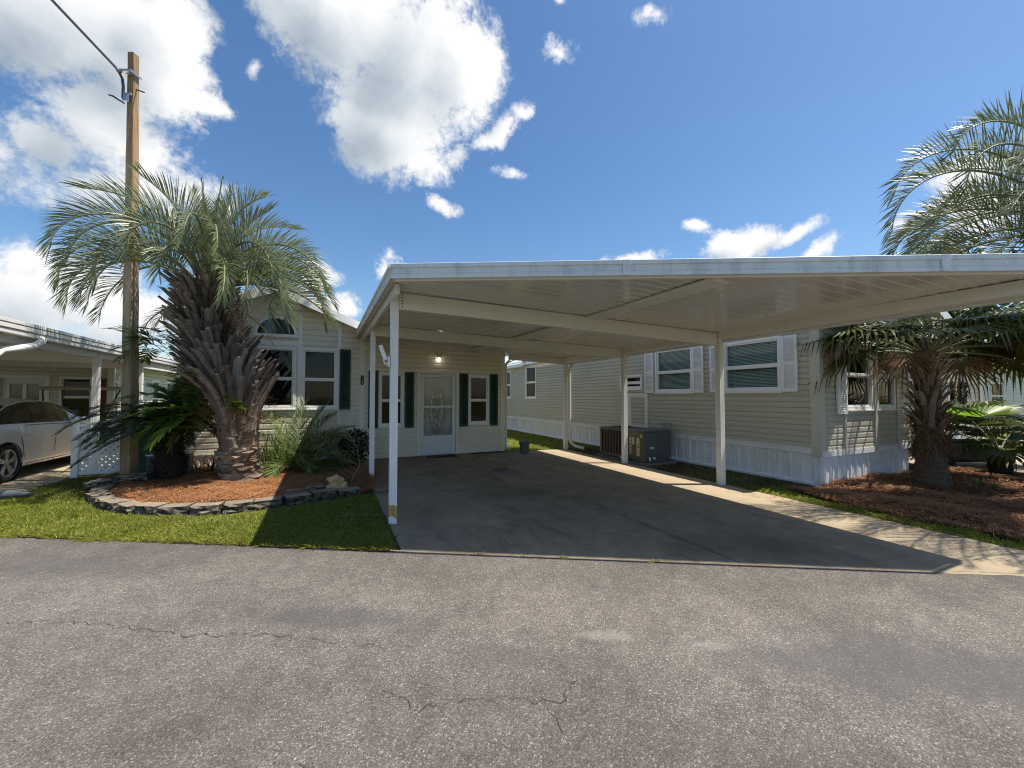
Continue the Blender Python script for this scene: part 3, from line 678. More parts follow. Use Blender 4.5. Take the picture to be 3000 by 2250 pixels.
# ------------------------------------------------------------------ growing things
UP = V((0, 0, 1))
def hdir(phi): return CR*math.cos(R(phi)) + CF*math.sin(R(phi))   # 0 = to the right, 90 = away, 180 = left, 270 = towards the street
def strip(mb, p0, d, wv, l, w, droop, tipw=0, seg=2):
    """one narrow blade"""
    p = V(p0); vs = [p-wv*w*.45, p+wv*w*.45]; fs = []
    for k in range(seg-1):
        p = p+d*(l/seg); ww = w*(1-.25*k); vs += [p-wv*ww, p+wv*ww]; n = len(vs); fs.append((n-4, n-3, n-1, n-2)); d = (d-UP*droop).normalized()
    p = p+d*(l/seg); vs.append(p); n = len(vs); fs.append((n-3, n-2, n-1)); mb.add(vs, fs)
def frond(mr, ml, base, phi, elev, L, turn, ll, n, keel=35, w=.012, droop=.25, t0=.15, rad=.022, r=random, power=1.25, a0=68, a1=24, roll=0, seg=2, profile=None):
    dh = hdir(phi); b0 = UP.cross(dh).normalized(); pts = []; ts = []; p = V(base); N = 26
    for i in range(N+1):
        s = i/N; e = R(elev - turn*s**power); t = dh*math.cos(e)+UP*math.sin(e); t = (t + b0*roll*s).normalized()
        pts.append(p.copy()); ts.append(t); p = p+t*(L/N)
    mr.tube(pts, [rad*(1-.85*i/N)+.002 for i in range(N+1)], 5)
    for k in range(n):
        s = t0+(1-t0)*(k+.5)/n; f = s*N; i = min(int(f), N-1); q = pts[i].lerp(pts[i+1], f-i); t = ts[i]
        b = (b0-t*b0.dot(t)).normalized(); nrm = t.cross(b).normalized()
        if nrm.dot(UP*math.cos(R(elev-turn*s**power)) - dh*math.sin(R(elev-turn*s**power))) < 0: nrm = -nrm
        x = (s-t0)/(1-t0); prof = profile(x) if profile else (.35+.65*math.sin(PI*min(1, x*1.05+.12))**.7 if x < .85 else .62-.9*(x-.85))
        a = R(a0+(a1-a0)*x)
        for sg in (-1, 1):
            aa = a+r.gauss(0, .07); kk = R(keel)+r.gauss(0, .1)
            d = (t*math.cos(aa)+(b*sg*math.cos(kk)+nrm*math.sin(kk))*math.sin(aa)).normalized()
            wv = (t-d*t.dot(d)).normalized()
            strip(ml, q, d, wv, ll*prof*r.uniform(.85, 1.08), w*r.uniform(.8, 1.15), droop*r.uniform(.5, 1.4), seg=seg)
def fan(mp, ml, base, phi, elev, pet, rad, nseg=34, spread=290, split=.5, droop=.35, tilt=0, r=random, prad=.014, thread=True, bend=25, w=1.0):
    """a palmate leaf: bent stalk, pleated blade, hanging tips"""
    dh = hdir(phi); p = V(base); pts = [p.copy()]
    for i in range(6):
        e = R(elev-bend*i/5); p = p+(dh*math.cos(e)+UP*math.sin(e))*(pet/6); pts.append(p.copy())
    mp.tube(pts, [prad*(1.5-.8*i/6) for i in range(7)], 5)
    e = R(elev-bend-tilt); d = dh*math.cos(e)+UP*math.sin(e); s_ = UP.cross(dh).normalized(); nrm = d.cross(s_); nrm = nrm if nrm.z > 0 else -nrm
    for i in range(nseg):
        th = R(-spread/2+spread*(i+.5)/nseg); h = R(spread/nseg/2)*.96*w
        def dirv(a): return (d*math.cos(a)+s_*math.sin(a))
        R1 = rad*split; R2 = rad*(.82+.22*math.cos(th))*r.uniform(.9, 1.06)
        lift = abs(math.sin(th))*.18
        A = p+dirv(th-h)*R1+nrm*(lift*R1); B = p+dirv(th+h)*R1+nrm*(lift*R1); Mm = p+dirv(th)*R1+nrm*(lift*R1+R1*h*.7)
        dd = droop*r.uniform(.5, 1.3); M2 = p+dirv(th)*(R1+(R2-R1)*.55)+nrm*lift*R1-UP*(dd*.12*rad)
        wv = dirv(th+PI/2)*(R1*h*.62); T = p+dirv(th)*(R2*(1-.25*dd))-UP*(dd*rad*.55)+nrm*lift*R1
        vs = [p, A, Mm, B, M2-wv, M2+wv, T]; fs = [(0, 1, 2), (0, 2, 3), (1, 4, 2), (2, 4, 5), (2, 5, 3), (4, 6, 5)]
        if thread and r.random() < .4: vs += [T+dirv(th+1)*.006, T-UP*r.uniform(.1, .3)+dirv(th)*.03]; fs.append((6, 7, 8))
        ml.add(vs, fs)
def boot(mb, p0, out, up, l, w0, w1, th, curve, r, st=4):
    """an old leaf base: a tapering trough of wood"""
    side = up.cross(out).normalized(); d = None; p = V(p0); ring = []
    for i in range(st+1):
        s = i/st; ang = R(curve[0]+(curve[1]-curve[0])*s); d = (up*math.cos(ang)+out*math.sin(ang)).normalized(); nr = (out*math.cos(ang)-up*math.sin(ang)).normalized()
        w = w0+(w1-w0)*min(1, s*1.6)**.7; t = th*(1-.45*s); j = r.uniform(-.006, .006)
        ring.append([p-side*w-nr*t*.2, p-side*w*.6+nr*(t*.7+j), p+nr*t, p+side*w*.6+nr*(t*.7-j), p+side*w-nr*t*.2, p-nr*t*.15])
        p = p+d*(l/st)
    ring[-1] = [q+d*r.uniform(-.05, .05) for q in ring[-1]]
    vs = [q for g in ring for q in g]; fs = [(5, 4, 3, 2, 1, 0), tuple(6*st+k for k in range(6))]
    for i in range(st):
        for k in range(6): fs.append((6*i+k, 6*i+(k+1) % 6, 6*(i+1)+(k+1) % 6, 6*(i+1)+k))
    mb.add(vs, fs)
def lumpy(path, radii, n=18, amp=.08, r=random, rough=3):
    m = MB(); vs = []; fs = []
    for i, (p, rad) in enumerate(zip(path, radii)):
        for k in range(n):
            a = 2*PI*k/n; q = rad*(1+amp*r.uniform(-1, 1)); vs.append((p[0]+q*math.cos(a), p[1]+q*math.sin(a), p[2]+r.uniform(-.01, .01)))
    for i in range(len(path)-1):
        for k in range(n): fs.append((i*n+k, i*n+(k+1) % n, (i+1)*n+(k+1) % n, (i+1)*n+k))
    fs.append(tuple((len(path)-1)*n+k for k in range(n))); m.add(vs, fs); return m

# the big shaggy palm in the bed
def axis_at(z, pts):
    for (z0, x0, y0), (z1, x1, y1) in zip(pts, pts[1:]):
        if z <= z1: f = (z-z0)/(z1-z0); return V((x0+(x1-x0)*f, y0+(y1-y0)*f, z))
    return V((pts[-1][1], pts[-1][2], z))
r = random.Random(21)
PB = V((-1.45, 8.62, 0)); _L = -CR
AX = [(z_, *(PB+_L*k_).xy) for z_, k_ in ((0, 0), (1.1, .07), (1.8, .40), (2.5, .64), (3.2, .66), (3.9, .64))]
P1 = thing('pindo_palm', 'big shaggy pindo palm crusted with old leaf bases in the stone-edged bed', 'palm tree', PB)
zs = [0, .08, .2, .35, .5, .7, .9, 1.15, 1.5, 2, 2.5, 2.9, 3.2, 3.5, 3.7]
rr = [.33, .305, .285, .275, .265, .26, .26, .27, .29, .31, .3, .26, .2, .15, .1]
lumpy([axis_at(z, AX) for z in zs], rr, 22, .05, r).build('trunk', palm_bark, P1, smooth=True)
m = MB(); ga = 137.5   # low knobs and ringed scars near the foot
for i in range(70):
    z = .03+.5*(i/70)+r.uniform(-.03, .03); phi = i*ga+r.uniform(-12, 12); o = hdir(phi); c = axis_at(z, AX)
    rad = .275-.03*z; boot(m, c+o*(rad-.03), o, UP, r.uniform(.07, .15), r.uniform(.10, .18), r.uniform(.08, .14), r.uniform(.06, .11), (25, 75), r, 3)
for i in range(40):
    z = .45+.65*(i/40)+r.uniform(-.04, .04); phi = i*ga+r.uniform(-15, 15); o = hdir(phi); c = axis_at(z, AX)
    boot(m, c+o*.225, o, UP, r.uniform(.2, .42), r.uniform(.13, .18), r.uniform(.07, .11), r.uniform(.07, .10), (8, 28), r, 4)
m.build('leaf_scars', palm_bark, P1)
m = MB(); NB_ = 350
for i in range(NB_):
    f = i/NB_; z = 1.0+2.3*f; phi = i*ga+r.uniform(-14, 14); o = hdir(phi); c = axis_at(z, AX); cx = math.cos(R(phi))
    l = (1.12-.48*f)*r.uniform(.74, 1.1)*(1-.16*max(0, cx)); a0 = 22+14*f; a1 = (52-2*f)*r.uniform(.82, 1.15)*(1-.38*max(0, cx)*(1-f))*(1+.2*max(0, -cx))
    boot(m, c+o*(.25-.09*f), o, UP, l, .084-.02*f, r.uniform(.036, .052)-.01*f, .05, (a0*.8, a1), r, 5)
m.build('leaf_bases', boot_bark, P1)
m = MB()   # brown fibre matting between the bases
for i in range(3200):
    z = r.uniform(1.0, 3.6); o = hdir(r.uniform(0, 360)); c = axis_at(z, AX); rad = (.44-.09*(z-1.1))+r.uniform(0, .28)
    p = c+o*rad; d = (UP*r.uniform(-.3, 1)+o*r.uniform(.1, 1)+V((r.gauss(0, .4), r.gauss(0, .4), 0))).normalized(); wv = d.cross(o).normalized() if d.cross(o).length > .05 else CR
    strip(m, p, d, wv, r.uniform(.07, .24), .0055, .3)
m.build('fibre', fibre, P1)
mr, ml = MB(), MB(); top = axis_at(3.55, AX)
FR = [  # azimuth, first elevation, length, turn
 (184, 52, 2.75, 150), (172, 40, 2.5, 128), (196, 66, 2.7, 158), (205, 36, 2.2, 120), (160, 62, 2.6, 140), (215, 58, 2.5, 160), (232, 70, 2.45, 172), (248, 52, 2.0, 150), (225, 42, 2.1, 150),
 (8, 46, 2.7, 140), (-6, 60, 2.75, 150), (-18, 40, 2.5, 130), (-28, 56, 2.5, 150), (20, 62, 2.6, 135), (-40, 35, 2.3, 130), (-48, 62, 2.3, 165), (2, 28, 2.4, 112), (35, 50, 2.5, 130), (-12, 22, 2.2, 95), (12, 14, 2.2, 80),
 (270, 66, 2.0, 165), (285, 58, 2.1, 165), (300, 70, 2.1, 165), (50, 66, 2.5, 130), (75, 56, 2.4, 130), (95, 66, 2.5, 130), (120, 58, 2.5, 130), (140, 50, 2.5, 130),
 (150, 78, 2.3, 90), (40, 80, 2.2, 85), (200, 80, 2.2, 95), (-20, 78, 2.1, 90), (100, 84, 2.1, 45), (150, 86, 1.9, 28), (10, 82, 1.9, 50), (60, 87, 1.75, 12), (260, 82, 1.8, 70), (-35, 44, 2.5, 150), (-16, 30, 2.4, 128), (-26, 24, 2.2, 115), (-44, 52, 2.3, 150)]
for phi, el, Lf, tn in FR:
    o = hdir(phi); frond(mr, ml, top+o*.12-UP*r.uniform(.0, .25)*(1 if el < 60 else -.3), phi+r.uniform(-5, 5), el+r.uniform(-4, 4), Lf*r.uniform(.95, 1.07)*(.95 if -60 < phi < 60 else 1.03), tn*r.uniform(.92, 1.05), .62, 62, keel=46, w=.0082, droop=.22, t0=.2, rad=.03, r=r, power=1.35, a0=62, a1=20, roll=r.uniform(-.25, .25))
for i in range(7): frond(mr, ml, top, r.uniform(0, 360), r.uniform(84, 89), r.uniform(1.3, 2.0), 6, .22, 40, keel=70, w=.011, droop=0, t0=.25, rad=.022, r=r, a0=14, a1=6)
mr.build('frond_stalks', pindo_rachis, P1, smooth=True); ml.build('fronds', pindo_leaf, P1)
mr, ml = MB(), MB()
for phi, el, Lf, tn in ((-30, 5, 1.5, 85), (250, -5, 1.1, 75), (205, 0, 1.2, 80), (15, -5, 1.4, 70)): frond(mr, ml, top-UP*.35, phi, el, Lf, tn, .32, 30, keel=10, w=.006, droop=.6, t0=.3, rad=.02, r=r)
mr.build('dead_stalks', twig, P1); ml.build('dead_fronds', dead_leaf, P1)

# ferns rooted on the trunk
def fern(name, label, c, n, L, mat, spread, r, facing=None, up0=(5, 60), w=.017):
    T = thing(name, label, 'fern', c); mr, ml = MB(), MB()
    for i in range(n):
        phi = (facing+r.uniform(-spread, spread)) if facing is not None else r.uniform(0, 360)
        frond(mr, ml, V(c)+(CR*r.uniform(-.35, .05)*L+V((r.gauss(0, .04), r.gauss(0, .04), r.gauss(0, .09)))), phi, r.uniform(*up0), L*r.uniform(.45, 1.15), r.uniform(15, 70), L*.34, 13, keel=8, w=w, droop=.12, t0=.22, rad=.004, r=r, a0=62, a1=34, seg=2, profile=lambda x: 1.0-.75*abs(x-.35)**1.2)
    mr.build('stalks', pindo_rachis, T); ml.build('leaves', mat, T); return T
r = random.Random(5)
FC = PB+UP*0
fern('fern', 'wide dark green fern spilling from the palm trunk over the cycad', tuple(PB+CR*-.40+CF*-.3+UP*1.22), 46, .95, dark_fern, 62, r, 196, (-28, 58), .034)
for q, nn_, L_, f_, lab in ((CR*-.28+CF*-.42+UP*1.0, 10, .5, 230, 'small bright fern hanging low on the front of the palm trunk'),
                  (CR*-.15+CF*-.48+UP*1.72, 9, .45, 200, 'bright fern tuft midway up the old leaf bases'), (CR*.22+CF*-.45+UP*1.38, 6, .38, 320, 'sparse yellow-green fern sprig on the right of the palm trunk'),
                  (CR*-1.28+CF*-.1+UP*2.42, 12, .75, 182, 'dark fern jutting left from high leaf bases against the sky')):
    fern('fern', lab, tuple(PB+q), nn_, L_, fern_leaf if 'bright' in lab or 'yellow' in lab else dark_fern, 60, r, f_, (0, 50))

# the cycad beside the pole
r = random.Random(9); SB = V((-2.62, 9.2, 0))
P2 = thing('sago_cycad', 'dark sago cycad with stout shaggy trunk beside the timber pole', 'cycad', SB)
lumpy([SB+UP*z for z in (0, .15, .4, .7, .95, 1.1)], [.20, .205, .195, .19, .18, .12], 18, .07, r).build('trunk', dark_bark, P2, smooth=True)
m = MB()
for i in range(150):
    z = .03+1.0*i/150; o = hdir(i*ga); boot(m, SB+UP*z+o*.15, o, UP, r.uniform(.07, .14), .05, .025, .04, (30, 70), r, 2)
m.build('leaf_bases', dark_bark, P2)
mr, ml = MB(), MB()
for i, (phi, el, tn) in enumerate([(178, 18, 62), (188, 30, 70), (196, 8, 50), (184, 2, 45), (202, 22, 70), (170, 38, 75), (210, 38, 85), (192, -6, 36), (225, 15, 75), (240, 35, 95), (255, 10, 70), (160, 15, 60), (150, 45, 80), (130, 30, 70), (100, 40, 80), (70, 30, 70), (40, 40, 80), (10, 22, 75), (-10, 12, 65), (-20, 30, 85), (-35, 5, 60), (280, 25, 85), (305, 15, 70), (265, 50, 110), (5, -5, 50), (200, -20, 25), (215, -10, 35)]):
    frond(mr, ml, SB+UP*1.08, phi+r.uniform(-4, 4), el, (1.55 if 150 < phi < 215 else 1.15)*r.uniform(.9, 1.05), tn, .2, 84, keel=12, w=.0075, droop=.08, t0=.12, rad=.012, r=r, a0=66, a1=42, seg=2, profile=lambda x: .55+.45*math.sin(PI*min(1, x*.9+.1)))
mr.build('frond_stalks', sago_leaf, P2); ml.build('fronds', sago_leaf, P2)

# young palm and strap leaves in front of the twin windows
r = random.Random(31); yb = V((-.62, 9.35, 0))
P3 = thing('young_palm', 'trunkless young palm with spraying fronds before the twin windows', 'young palm', yb); mr, ml = MB(), MB()
for phi, el, L_, tn in ((20, 62, 1.5, 75), (0, 48, 1.5, 70), (-12, 36, 1.45, 65), (8, 28, 1.4, 60), (-25, 50, 1.4, 90), (-35, 28, 1.3, 80), (60, 72, 1.5, 50), (150, 72, 1.45, 50), (165, 58, 1.3, 60), (95, 82, 1.4, 20), (30, 80, 1.5, 30), (-50, 45, 1.2, 95), (300, 58, 1.1, 90), (270, 40, 1.0, 95), (12, 52, 1.6, 65), (-8, 58, 1.55, 75), (-18, 20, 1.4, 55), (25, 40, 1.5, 60), (40, 58, 1.5, 55), (-42, 60, 1.4, 85), (-5, 14, 1.2, 50), (15, 8, 1.1, 45), (200, 50, 1.0, 80), (-20, 66, 1.5, 80)):
    frond(mr, ml, yb+V((r.gauss(0, .04), r.gauss(0, .04), 0)), phi, el, L_, tn, .42, 36, keel=18, w=.010, droop=.14, t0=.3, rad=.009, r=r, a0=54, a1=22)
mr.build('frond_stalks', pindo_rachis, P3); ml.build('fronds', young_leaf, P3)
def straps(name, label, c, n, L, r, mat, spread=.18, up=(45, 85)):
    T = thing(name, label, 'plant', c); m = MB()
    for i in range(n):
        phi = r.uniform(0, 360); o = hdir(phi); el = R(r.uniform(*up)); d = o*math.cos(el)+UP*math.sin(el)
        strip(m, V(c)+V((r.gauss(0, spread), r.gauss(0, spread), 0)), d, UP.cross(o), L*r.uniform(.6, 1.1), .012, r.uniform(.1, .45), seg=5)
    m.build('leaves', mat, T)
straps('strap_lily', 'dense clump of glossy strap leaves between palm trunk and young palm', (-.88, 9.5, 0), 260, 1.1, r, strap_leaf, .22)
straps('strap_lily', 'thin dark strappy clump between the cycad and palm trunk', (-2.05, 9.55, 0), 55, .75, r, sago_leaf, .16, (20, 80))
# dark shrub and a bleached dead frond by the carport post
r = random.Random(12); sb = V((.50, 9.0, 0))
P4 = thing('shrub', 'small dark brown-green bush below the white carton near the post', 'bush', sb); m = MB()
for i in range(9): a = r.uniform(0, 360); m.tube([sb, sb+hdir(a)*.1+UP*.3, sb+hdir(a)*.24+UP*r.uniform(.5, .72)], [.012, .009, .004], 5)
m.build('stems', dark_bark, P4); m = MB()
for i in range(1100):
    o = V((r.gauss(0, 1), r.gauss(0, 1), r.gauss(0, 1))).normalized()*(r.random()**.4); p = sb+V((o.x*.3, o.y*.3, .47+o.z*.36)); 
    if p.z < .06: continue
    d = (o+V((r.gauss(0, .6), r.gauss(0, .6), r.gauss(.3, .5)))).normalized(); wv = d.orthogonal().normalized(); strip(m, p, d, wv, r.uniform(.05, .09), .014, .1)
m.build('leaves', shrub_leaf, P4)
T = thing('dead_frond', 'bleached bare frond arching on the straw beside the white post', 'dead frond', (.42, 7.6, 0)); m = MB()
P = [V((.36, 7.45, .06)), V((.50, 7.55, .3)), V((.46, 7.7, .6)), V((.30, 7.85, .85)), V((.2, 7.95, 1.0))]
m.tube(P, [.007, .006, .005, .004, .003], 5); m.build('midrib', twig, T); m = MB()
for k in range(13):
    s = .1+k*.28; i = min(int(s), 3); q = P[i].lerp(P[i+1], s-i)
    for sg in (1, -1):
        d = (CR*sg*.8+UP*.35+V((0, r.gauss(0, .2), 0))).normalized(); pts = [q]; 
        for j in range(4): pts.append(pts[-1]+d*.075); d = (d+UP*.22-CR*sg*.03).normalized()
        m.tube(pts, [.0035, .003, .0025, .002, .001], 4)
m.build('leaflets', twig, T)

# the fan palm in front of the neighbour's bay
r = random.Random(77); FB = V((9.28, 3.25, 0))
P5 = thing('fan_palm', 'stout fan palm with ragged drooping leaves before the khaki house', 'palm tree', FB)
lumpy([FB+V((-.03*z, 0, z)) for z in [i*.03-.05 for i in range(84)]], [float(np.interp(i*.03-.05, (-.05, .1, .3, .6, .9, 1.5, 2.0, 2.4), (.265, .235, .2, .18, .168, .155, .145, .08)))*(1.035 if i % 3 else .955) for i in range(84)], 24, .022, r).build('trunk', sabal_bark, P5, smooth=True)
m = MB()
for i in range(64):
    f = i/64; z = .85+1.3*f; o = hdir(i*ga+r.uniform(-10, 10)); boot(m, FB+V((-.03*z, 0, z))+o*(.15-.04*f), o, UP, r.uniform(.25, .42), .06, .032, .03, (18, 62*r.uniform(.7, 1.1)), r, 4)
m.build('leaf_bases', palm_bark, P5)
m = MB()
for i in range(900):
    z = r.uniform(.55, 1.3); o = hdir(r.uniform(0, 360)); d = (o*.5-UP*r.uniform(.2, 1)+CR*r.gauss(0, .3)).normalized(); strip(m, FB+UP*z+o*.19, d, d.cross(o).normalized(), r.uniform(.08, .25), .006, .2)
m.build('fibre', fibre, P5)
mp, ml, md = MB(), MB(), MB(); ft = FB+V((-.07, 0, 2.2))
FL = [(178, 38, 1.25, .95), (184, 26, 1.2, .9), (170, 50, 1.15, 1.0), (195, 44, 1.05, 1.0), (212, 34, 1.0, .95), (162, 30, 1.15, .95), (240, 40, .85, .95), (275, 46, .8, .9), (310, 40, .9, .95), (335, 48, 1.0, 1.0), (352, 28, 1.15, 1.0), (5, 44, 1.15, 1.05), (20, 26, 1.15, 1.0), (40, 46, 1.1, 1.0), (75, 36, 1.0, .95), (110, 46, 1.0, .95), (140, 38, 1.1, 1.0), (350, 42, 1.2, 1.0), (0, 56, 1.05, 1.0), (100, 62, .9, .9), (260, 60, .7, .85), (200, 56, .9, .9), (12, 34, 1.3, 1.0), (345, 16, 1.1, .95), (25, 54, 1.1, 1.0)]
for phi, el, pt, rd in FL: fan(mp, ml, ft+hdir(phi)*.06, phi+r.uniform(-5, 5), el-11+r.uniform(-5, 5), pt*1.05, rd, 36, 265, .45, .55, r.uniform(4, 22), r)
for phi, el, pt in ((181, 24, 1.4), (205, 8, .7), (350, 20, 1.1), (20, 6, 1.0)): fan(mp, md, ft+hdir(phi)*.06, phi, el, pt, .72, 30, 220, .35, 1.1, 30, r)
mp.build('leaf_stalks', pindo_rachis, P5); ml.build('fronds', fan_leaf, P5); md.build('dead_fronds', dead_leaf, P5)
# the second pindo, its crown arching in at the right edge
r = random.Random(52); QB = V((9.75, 1.45, 0)); qt = QB+UP*3.62
P6 = thing('pindo_palm', 'tall pindo palm arching grey-green fronds over the right end of the carport roof', 'palm tree', QB)
lumpy([QB+UP*z for z in (0, .3, 1, 2, 3, 3.5)], [.3, .26, .24, .24, .26, .14], 16, .05, r).build('trunk', palm_bark, P6, smooth=True)
m = MB()
for i in range(90):
    f = i/90; o = hdir(i*ga); boot(m, QB+UP*(1.1+2.3*f)+o*.2, o, UP, r.uniform(.4, .8), .08, .04, .04, (14, 42), r, 4)
m.build('leaf_bases', boot_bark, P6); mr, ml = MB(), MB()
for phi, el, Lf, tn in ((166, 52, 2.7, 118), (200, 40, 2.5, 120), (212, 62, 2.5, 140), (152, 48, 2.6, 120), (132, 60, 2.6, 110), (230, 48, 2.4, 120), (250, 62, 2.4, 130), (100, 58, 2.6, 110), (70, 50, 2.6, 115), (40, 60, 2.6, 120), (10, 48, 2.6, 115), (-20, 58, 2.6, 120), (-50, 50, 2.5, 120), (280, 45, 2.4, 120), (180, 78, 2.6, 85), (90, 82, 2.4, 60), (0, 80, 2.4, 80), (140, 74, 2.7, 85), (205, 12, 2.3, 70), (160, 20, 2.4, 80), (190, 6, 2.3, 70), (222, 26, 2.4, 95), (240, 8, 2.2, 70), (198, 30, 3.2, 80), (207, 22, 3.3, 70), (214, 36, 3.2, 85), (221, 16, 3.1, 60), (228, 30, 3.1, 80), (203, 48, 3.2, 100), (211, 8, 3.0, 50), (235, 44, 3.0, 100), (195, 12, 2.9, 62), (217, 52, 3.2, 105)):
    frond(mr, ml, qt+hdir(phi)*.1, phi+r.uniform(-3, 3), el, Lf, tn, .54, 60, keel=56, w=.0095, droop=.12, t0=.2, rad=.026, r=r, power=1.35, a0=72, a1=26)
for phi, el, Lf, tn in ((181, 36, 3.75, 128), (186, 24, 3.55, 122), (176, 50, 3.6, 135), (190, 47, 3.3, 140), (179, 11, 3.0, 95), (172, 26, 3.2, 115), (184, 62, 3.3, 140)):
    frond(mr, ml, qt+hdir(phi)*.1, phi, el, Lf, tn, .56, 66, keel=58, w=.009, droop=.1, t0=.2, rad=.026, r=r, power=2.3, a0=74, a1=24)
mr.build('frond_stalks', pindo_rachis, P6, smooth=True); ml.build('fronds', pindo_leaf, P6)
# young fan palms
r = random.Random(3); yf = V((11.75, 3.15, 0))
P7 = thing('young_fan_palm', 'young fan palm with one sunlit bright green leaf by the patio', 'young palm', yf); mp, ml, mb_ = MB(), MB(), MB()
lumpy([yf+UP*z for z in (0, .15, .35, .5)], [.16, .17, .14, .06], 12, .08, r).build('trunk', dark_bark, P7)
hub = V((11.06, 3.2, 1.12))
for phi, el, pt, rd in ((200, 38, .9, .8), (150, 30, .9, .8), (175, 12, .8, .75), (20, 35, .9, .8), (60, 45, .9, .8), (250, 30, .8, .75), (300, 40, .9, .8), (340, 20, .9, .8), (110, 55, .9, .8), (225, 10, .7, .7), (280, 15, .7, .7)): fan(mp, ml, yf+UP*.42, phi, el+12, pt, rd, 30, 250, .62, .3, 12, r, thread=False)
mp.tube([yf+UP*.4, yf.lerp(hub, .5)+UP*.42, hub], [.016, .013, .01], 6)
fr_ = (V((-.05, .05, 1))).normalized()
for i in range(34):   # the bright leaf: a shallow pleated V seen edge-on
    th = R(-155+310*(i+.5)/34); hw = R(310/34/2); rad = .86*(.86+.14*math.cos(th))*r.uniform(.94, 1.04)
    dv = lambda a: (CR*math.sin(a)+CF*math.cos(a)*.75)
    lift = lambda q, a: UP*(.36*abs(math.sin(a))*q+.06*q*max(0, math.cos(a)))
    R1 = rad*.68; A = hub+dv(th-hw)*R1+lift(R1, th-hw); B = hub+dv(th+hw)*R1+lift(R1, th+hw); Mm = hub+dv(th)*R1+lift(R1, th)+UP*.02; T_ = hub+dv(th)*rad+lift(rad, th)-UP*.03
    mb_.add([hub, A, Mm, B, T_], [(0, 1, 2), (0, 2, 3), (1, 4, 2), (2, 4, 3)])
mp.build('leaf_stalks', pindo_rachis, P7); ml.build('fronds', fan_leaf, P7); mb_.build('bright_frond', bright_fan, P7, label='sunlit bright green fan leaf')
r = random.Random(14); sg2 = V((12.35, 2.15, 0))
P8 = thing('sago_cycad', 'cycad with stiff dark fronds at the far right beside the patio', 'cycad', sg2); mr, ml = MB(), MB()
lumpy([sg2+UP*z for z in (0, .4, .8, 1.05)], [.2, .2, .18, .1], 14, .08, r).build('trunk', dark_bark, P8)
for i in range(30): frond(mr, ml, sg2+UP*1.0, i*ga, r.uniform(5, 70), 1.25*r.uniform(.85, 1.1), r.uniform(50, 85), .18, 48, keel=20, w=.007, droop=.05, t0=.1, rad=.012, r=r, a0=66, a1=42)
mr.build('frond_stalks', sago_leaf, P8); ml.build('fronds', sago_leaf, P8)
r = random.Random(61)
for c_, lab, nF in (((13.1, 2.75, 0), 'bushy young fan palm at the right edge behind the bright green leaf', 16), ((12.9, 4.35, 0), 'dark young fan palm standing behind the covered box', 14)):
    c_ = V(c_); T = thing('young_fan_palm', lab, 'young palm', c_); mp, ml = MB(), MB()
    for i in range(nF): fan(mp, ml, c_+UP*.2, i*ga, r.uniform(18, 78), r.uniform(.8, 1.25), r.uniform(.6, .8), 28, 250, .55, .3, 12, r, thread=False)
    lumpy([c_+UP*z for z in (0, .15, .35)], [.12, .13, .06], 10, .08, r).build('trunk', dark_bark, T); mp.build('leaf_stalks', pindo_rachis, T); ml.build('fronds', fan_leaf, T)
# seedlings in the straw
r = random.Random(6); T = thing('seedling', 'small green weed at the foot of the fan palm', 'weed', (9.75, 2.75, .05)); m = MB()
for k in range(7):
    c = V((9.75+r.gauss(0, .25), 2.75+r.gauss(0, .2), .05))
    for i in range(7): o = hdir(r.uniform(0, 360)); d = (o+UP*r.uniform(.3, 1.5)).normalized(); strip(m, c, d, UP.cross(o), r.uniform(.08, .2), .016, .2)
m.build('leaves', strap_leaf, T)
# broadleaf trees beyond the roofs
def tree(label, c, h, rad, r, n=2600, squash=.8, group=None):
    c = V(c); T = thing('broadleaf_tree', label, 'tree', c, group); m = MB(); th = h-rad*squash*1.1
    m.tube([c, c+V((.1, 0, th*.5)), c+V((.05, .1, th))], [.22, .17, .13], 8); tips = []
    for i in range(9):
        o = hdir(i*ga)*r.uniform(.3, .8)*rad+UP*r.uniform(.1, 1.2)*rad*squash; b = c+V((.05, .1, th*.9)); m.tube([b, b+o*.5+UP*.1, b+o], [.08, .05, .02], 5); tips.append(b+o)
    m.build('trunk', dark_bark, T); m = MB(); blobs = []
    for i in range(26): 
        o = V((r.gauss(0, 1), r.gauss(0, 1), r.gauss(0, 1))).normalized()*r.uniform(.35, .95); blobs.append((c+V((o.x*rad, o.y*rad, h-rad*squash+o.z*rad*squash)), r.uniform(.22, .42)*rad))
    for i in range(n):
        q, br = r.choice(blobs); o = V((r.gauss(0, 1), r.gauss(0, 1), r.gauss(0, 1))).normalized(); p = q+o*br*r.random()**.35
        d = (o+V((r.gauss(0, .7), r.gauss(0, .7), r.gauss(-.2, .5)))).normalized(); wv = d.orthogonal().normalized(); strip(m, p, d, wv, r.uniform(.16, .3), r.uniform(.045, .08), .15)
    m.build('crown', tree_leaf, T)
r = random.Random(40)
tree('dark broadleaf tree rising behind the right end of the carport roof', (17.5, 5.8, 0), 6.3, 2.1, r, 5200)
tree('far olive-green tree glimpsed past the porch corner downspout', (7.2, 27, 0), 5.2, 2.2, r, 3600)
tree('bushy tree far behind the khaki house under the pindo fronds', (24, 9.0, 0), 7.5, 2.6, r, 4200)
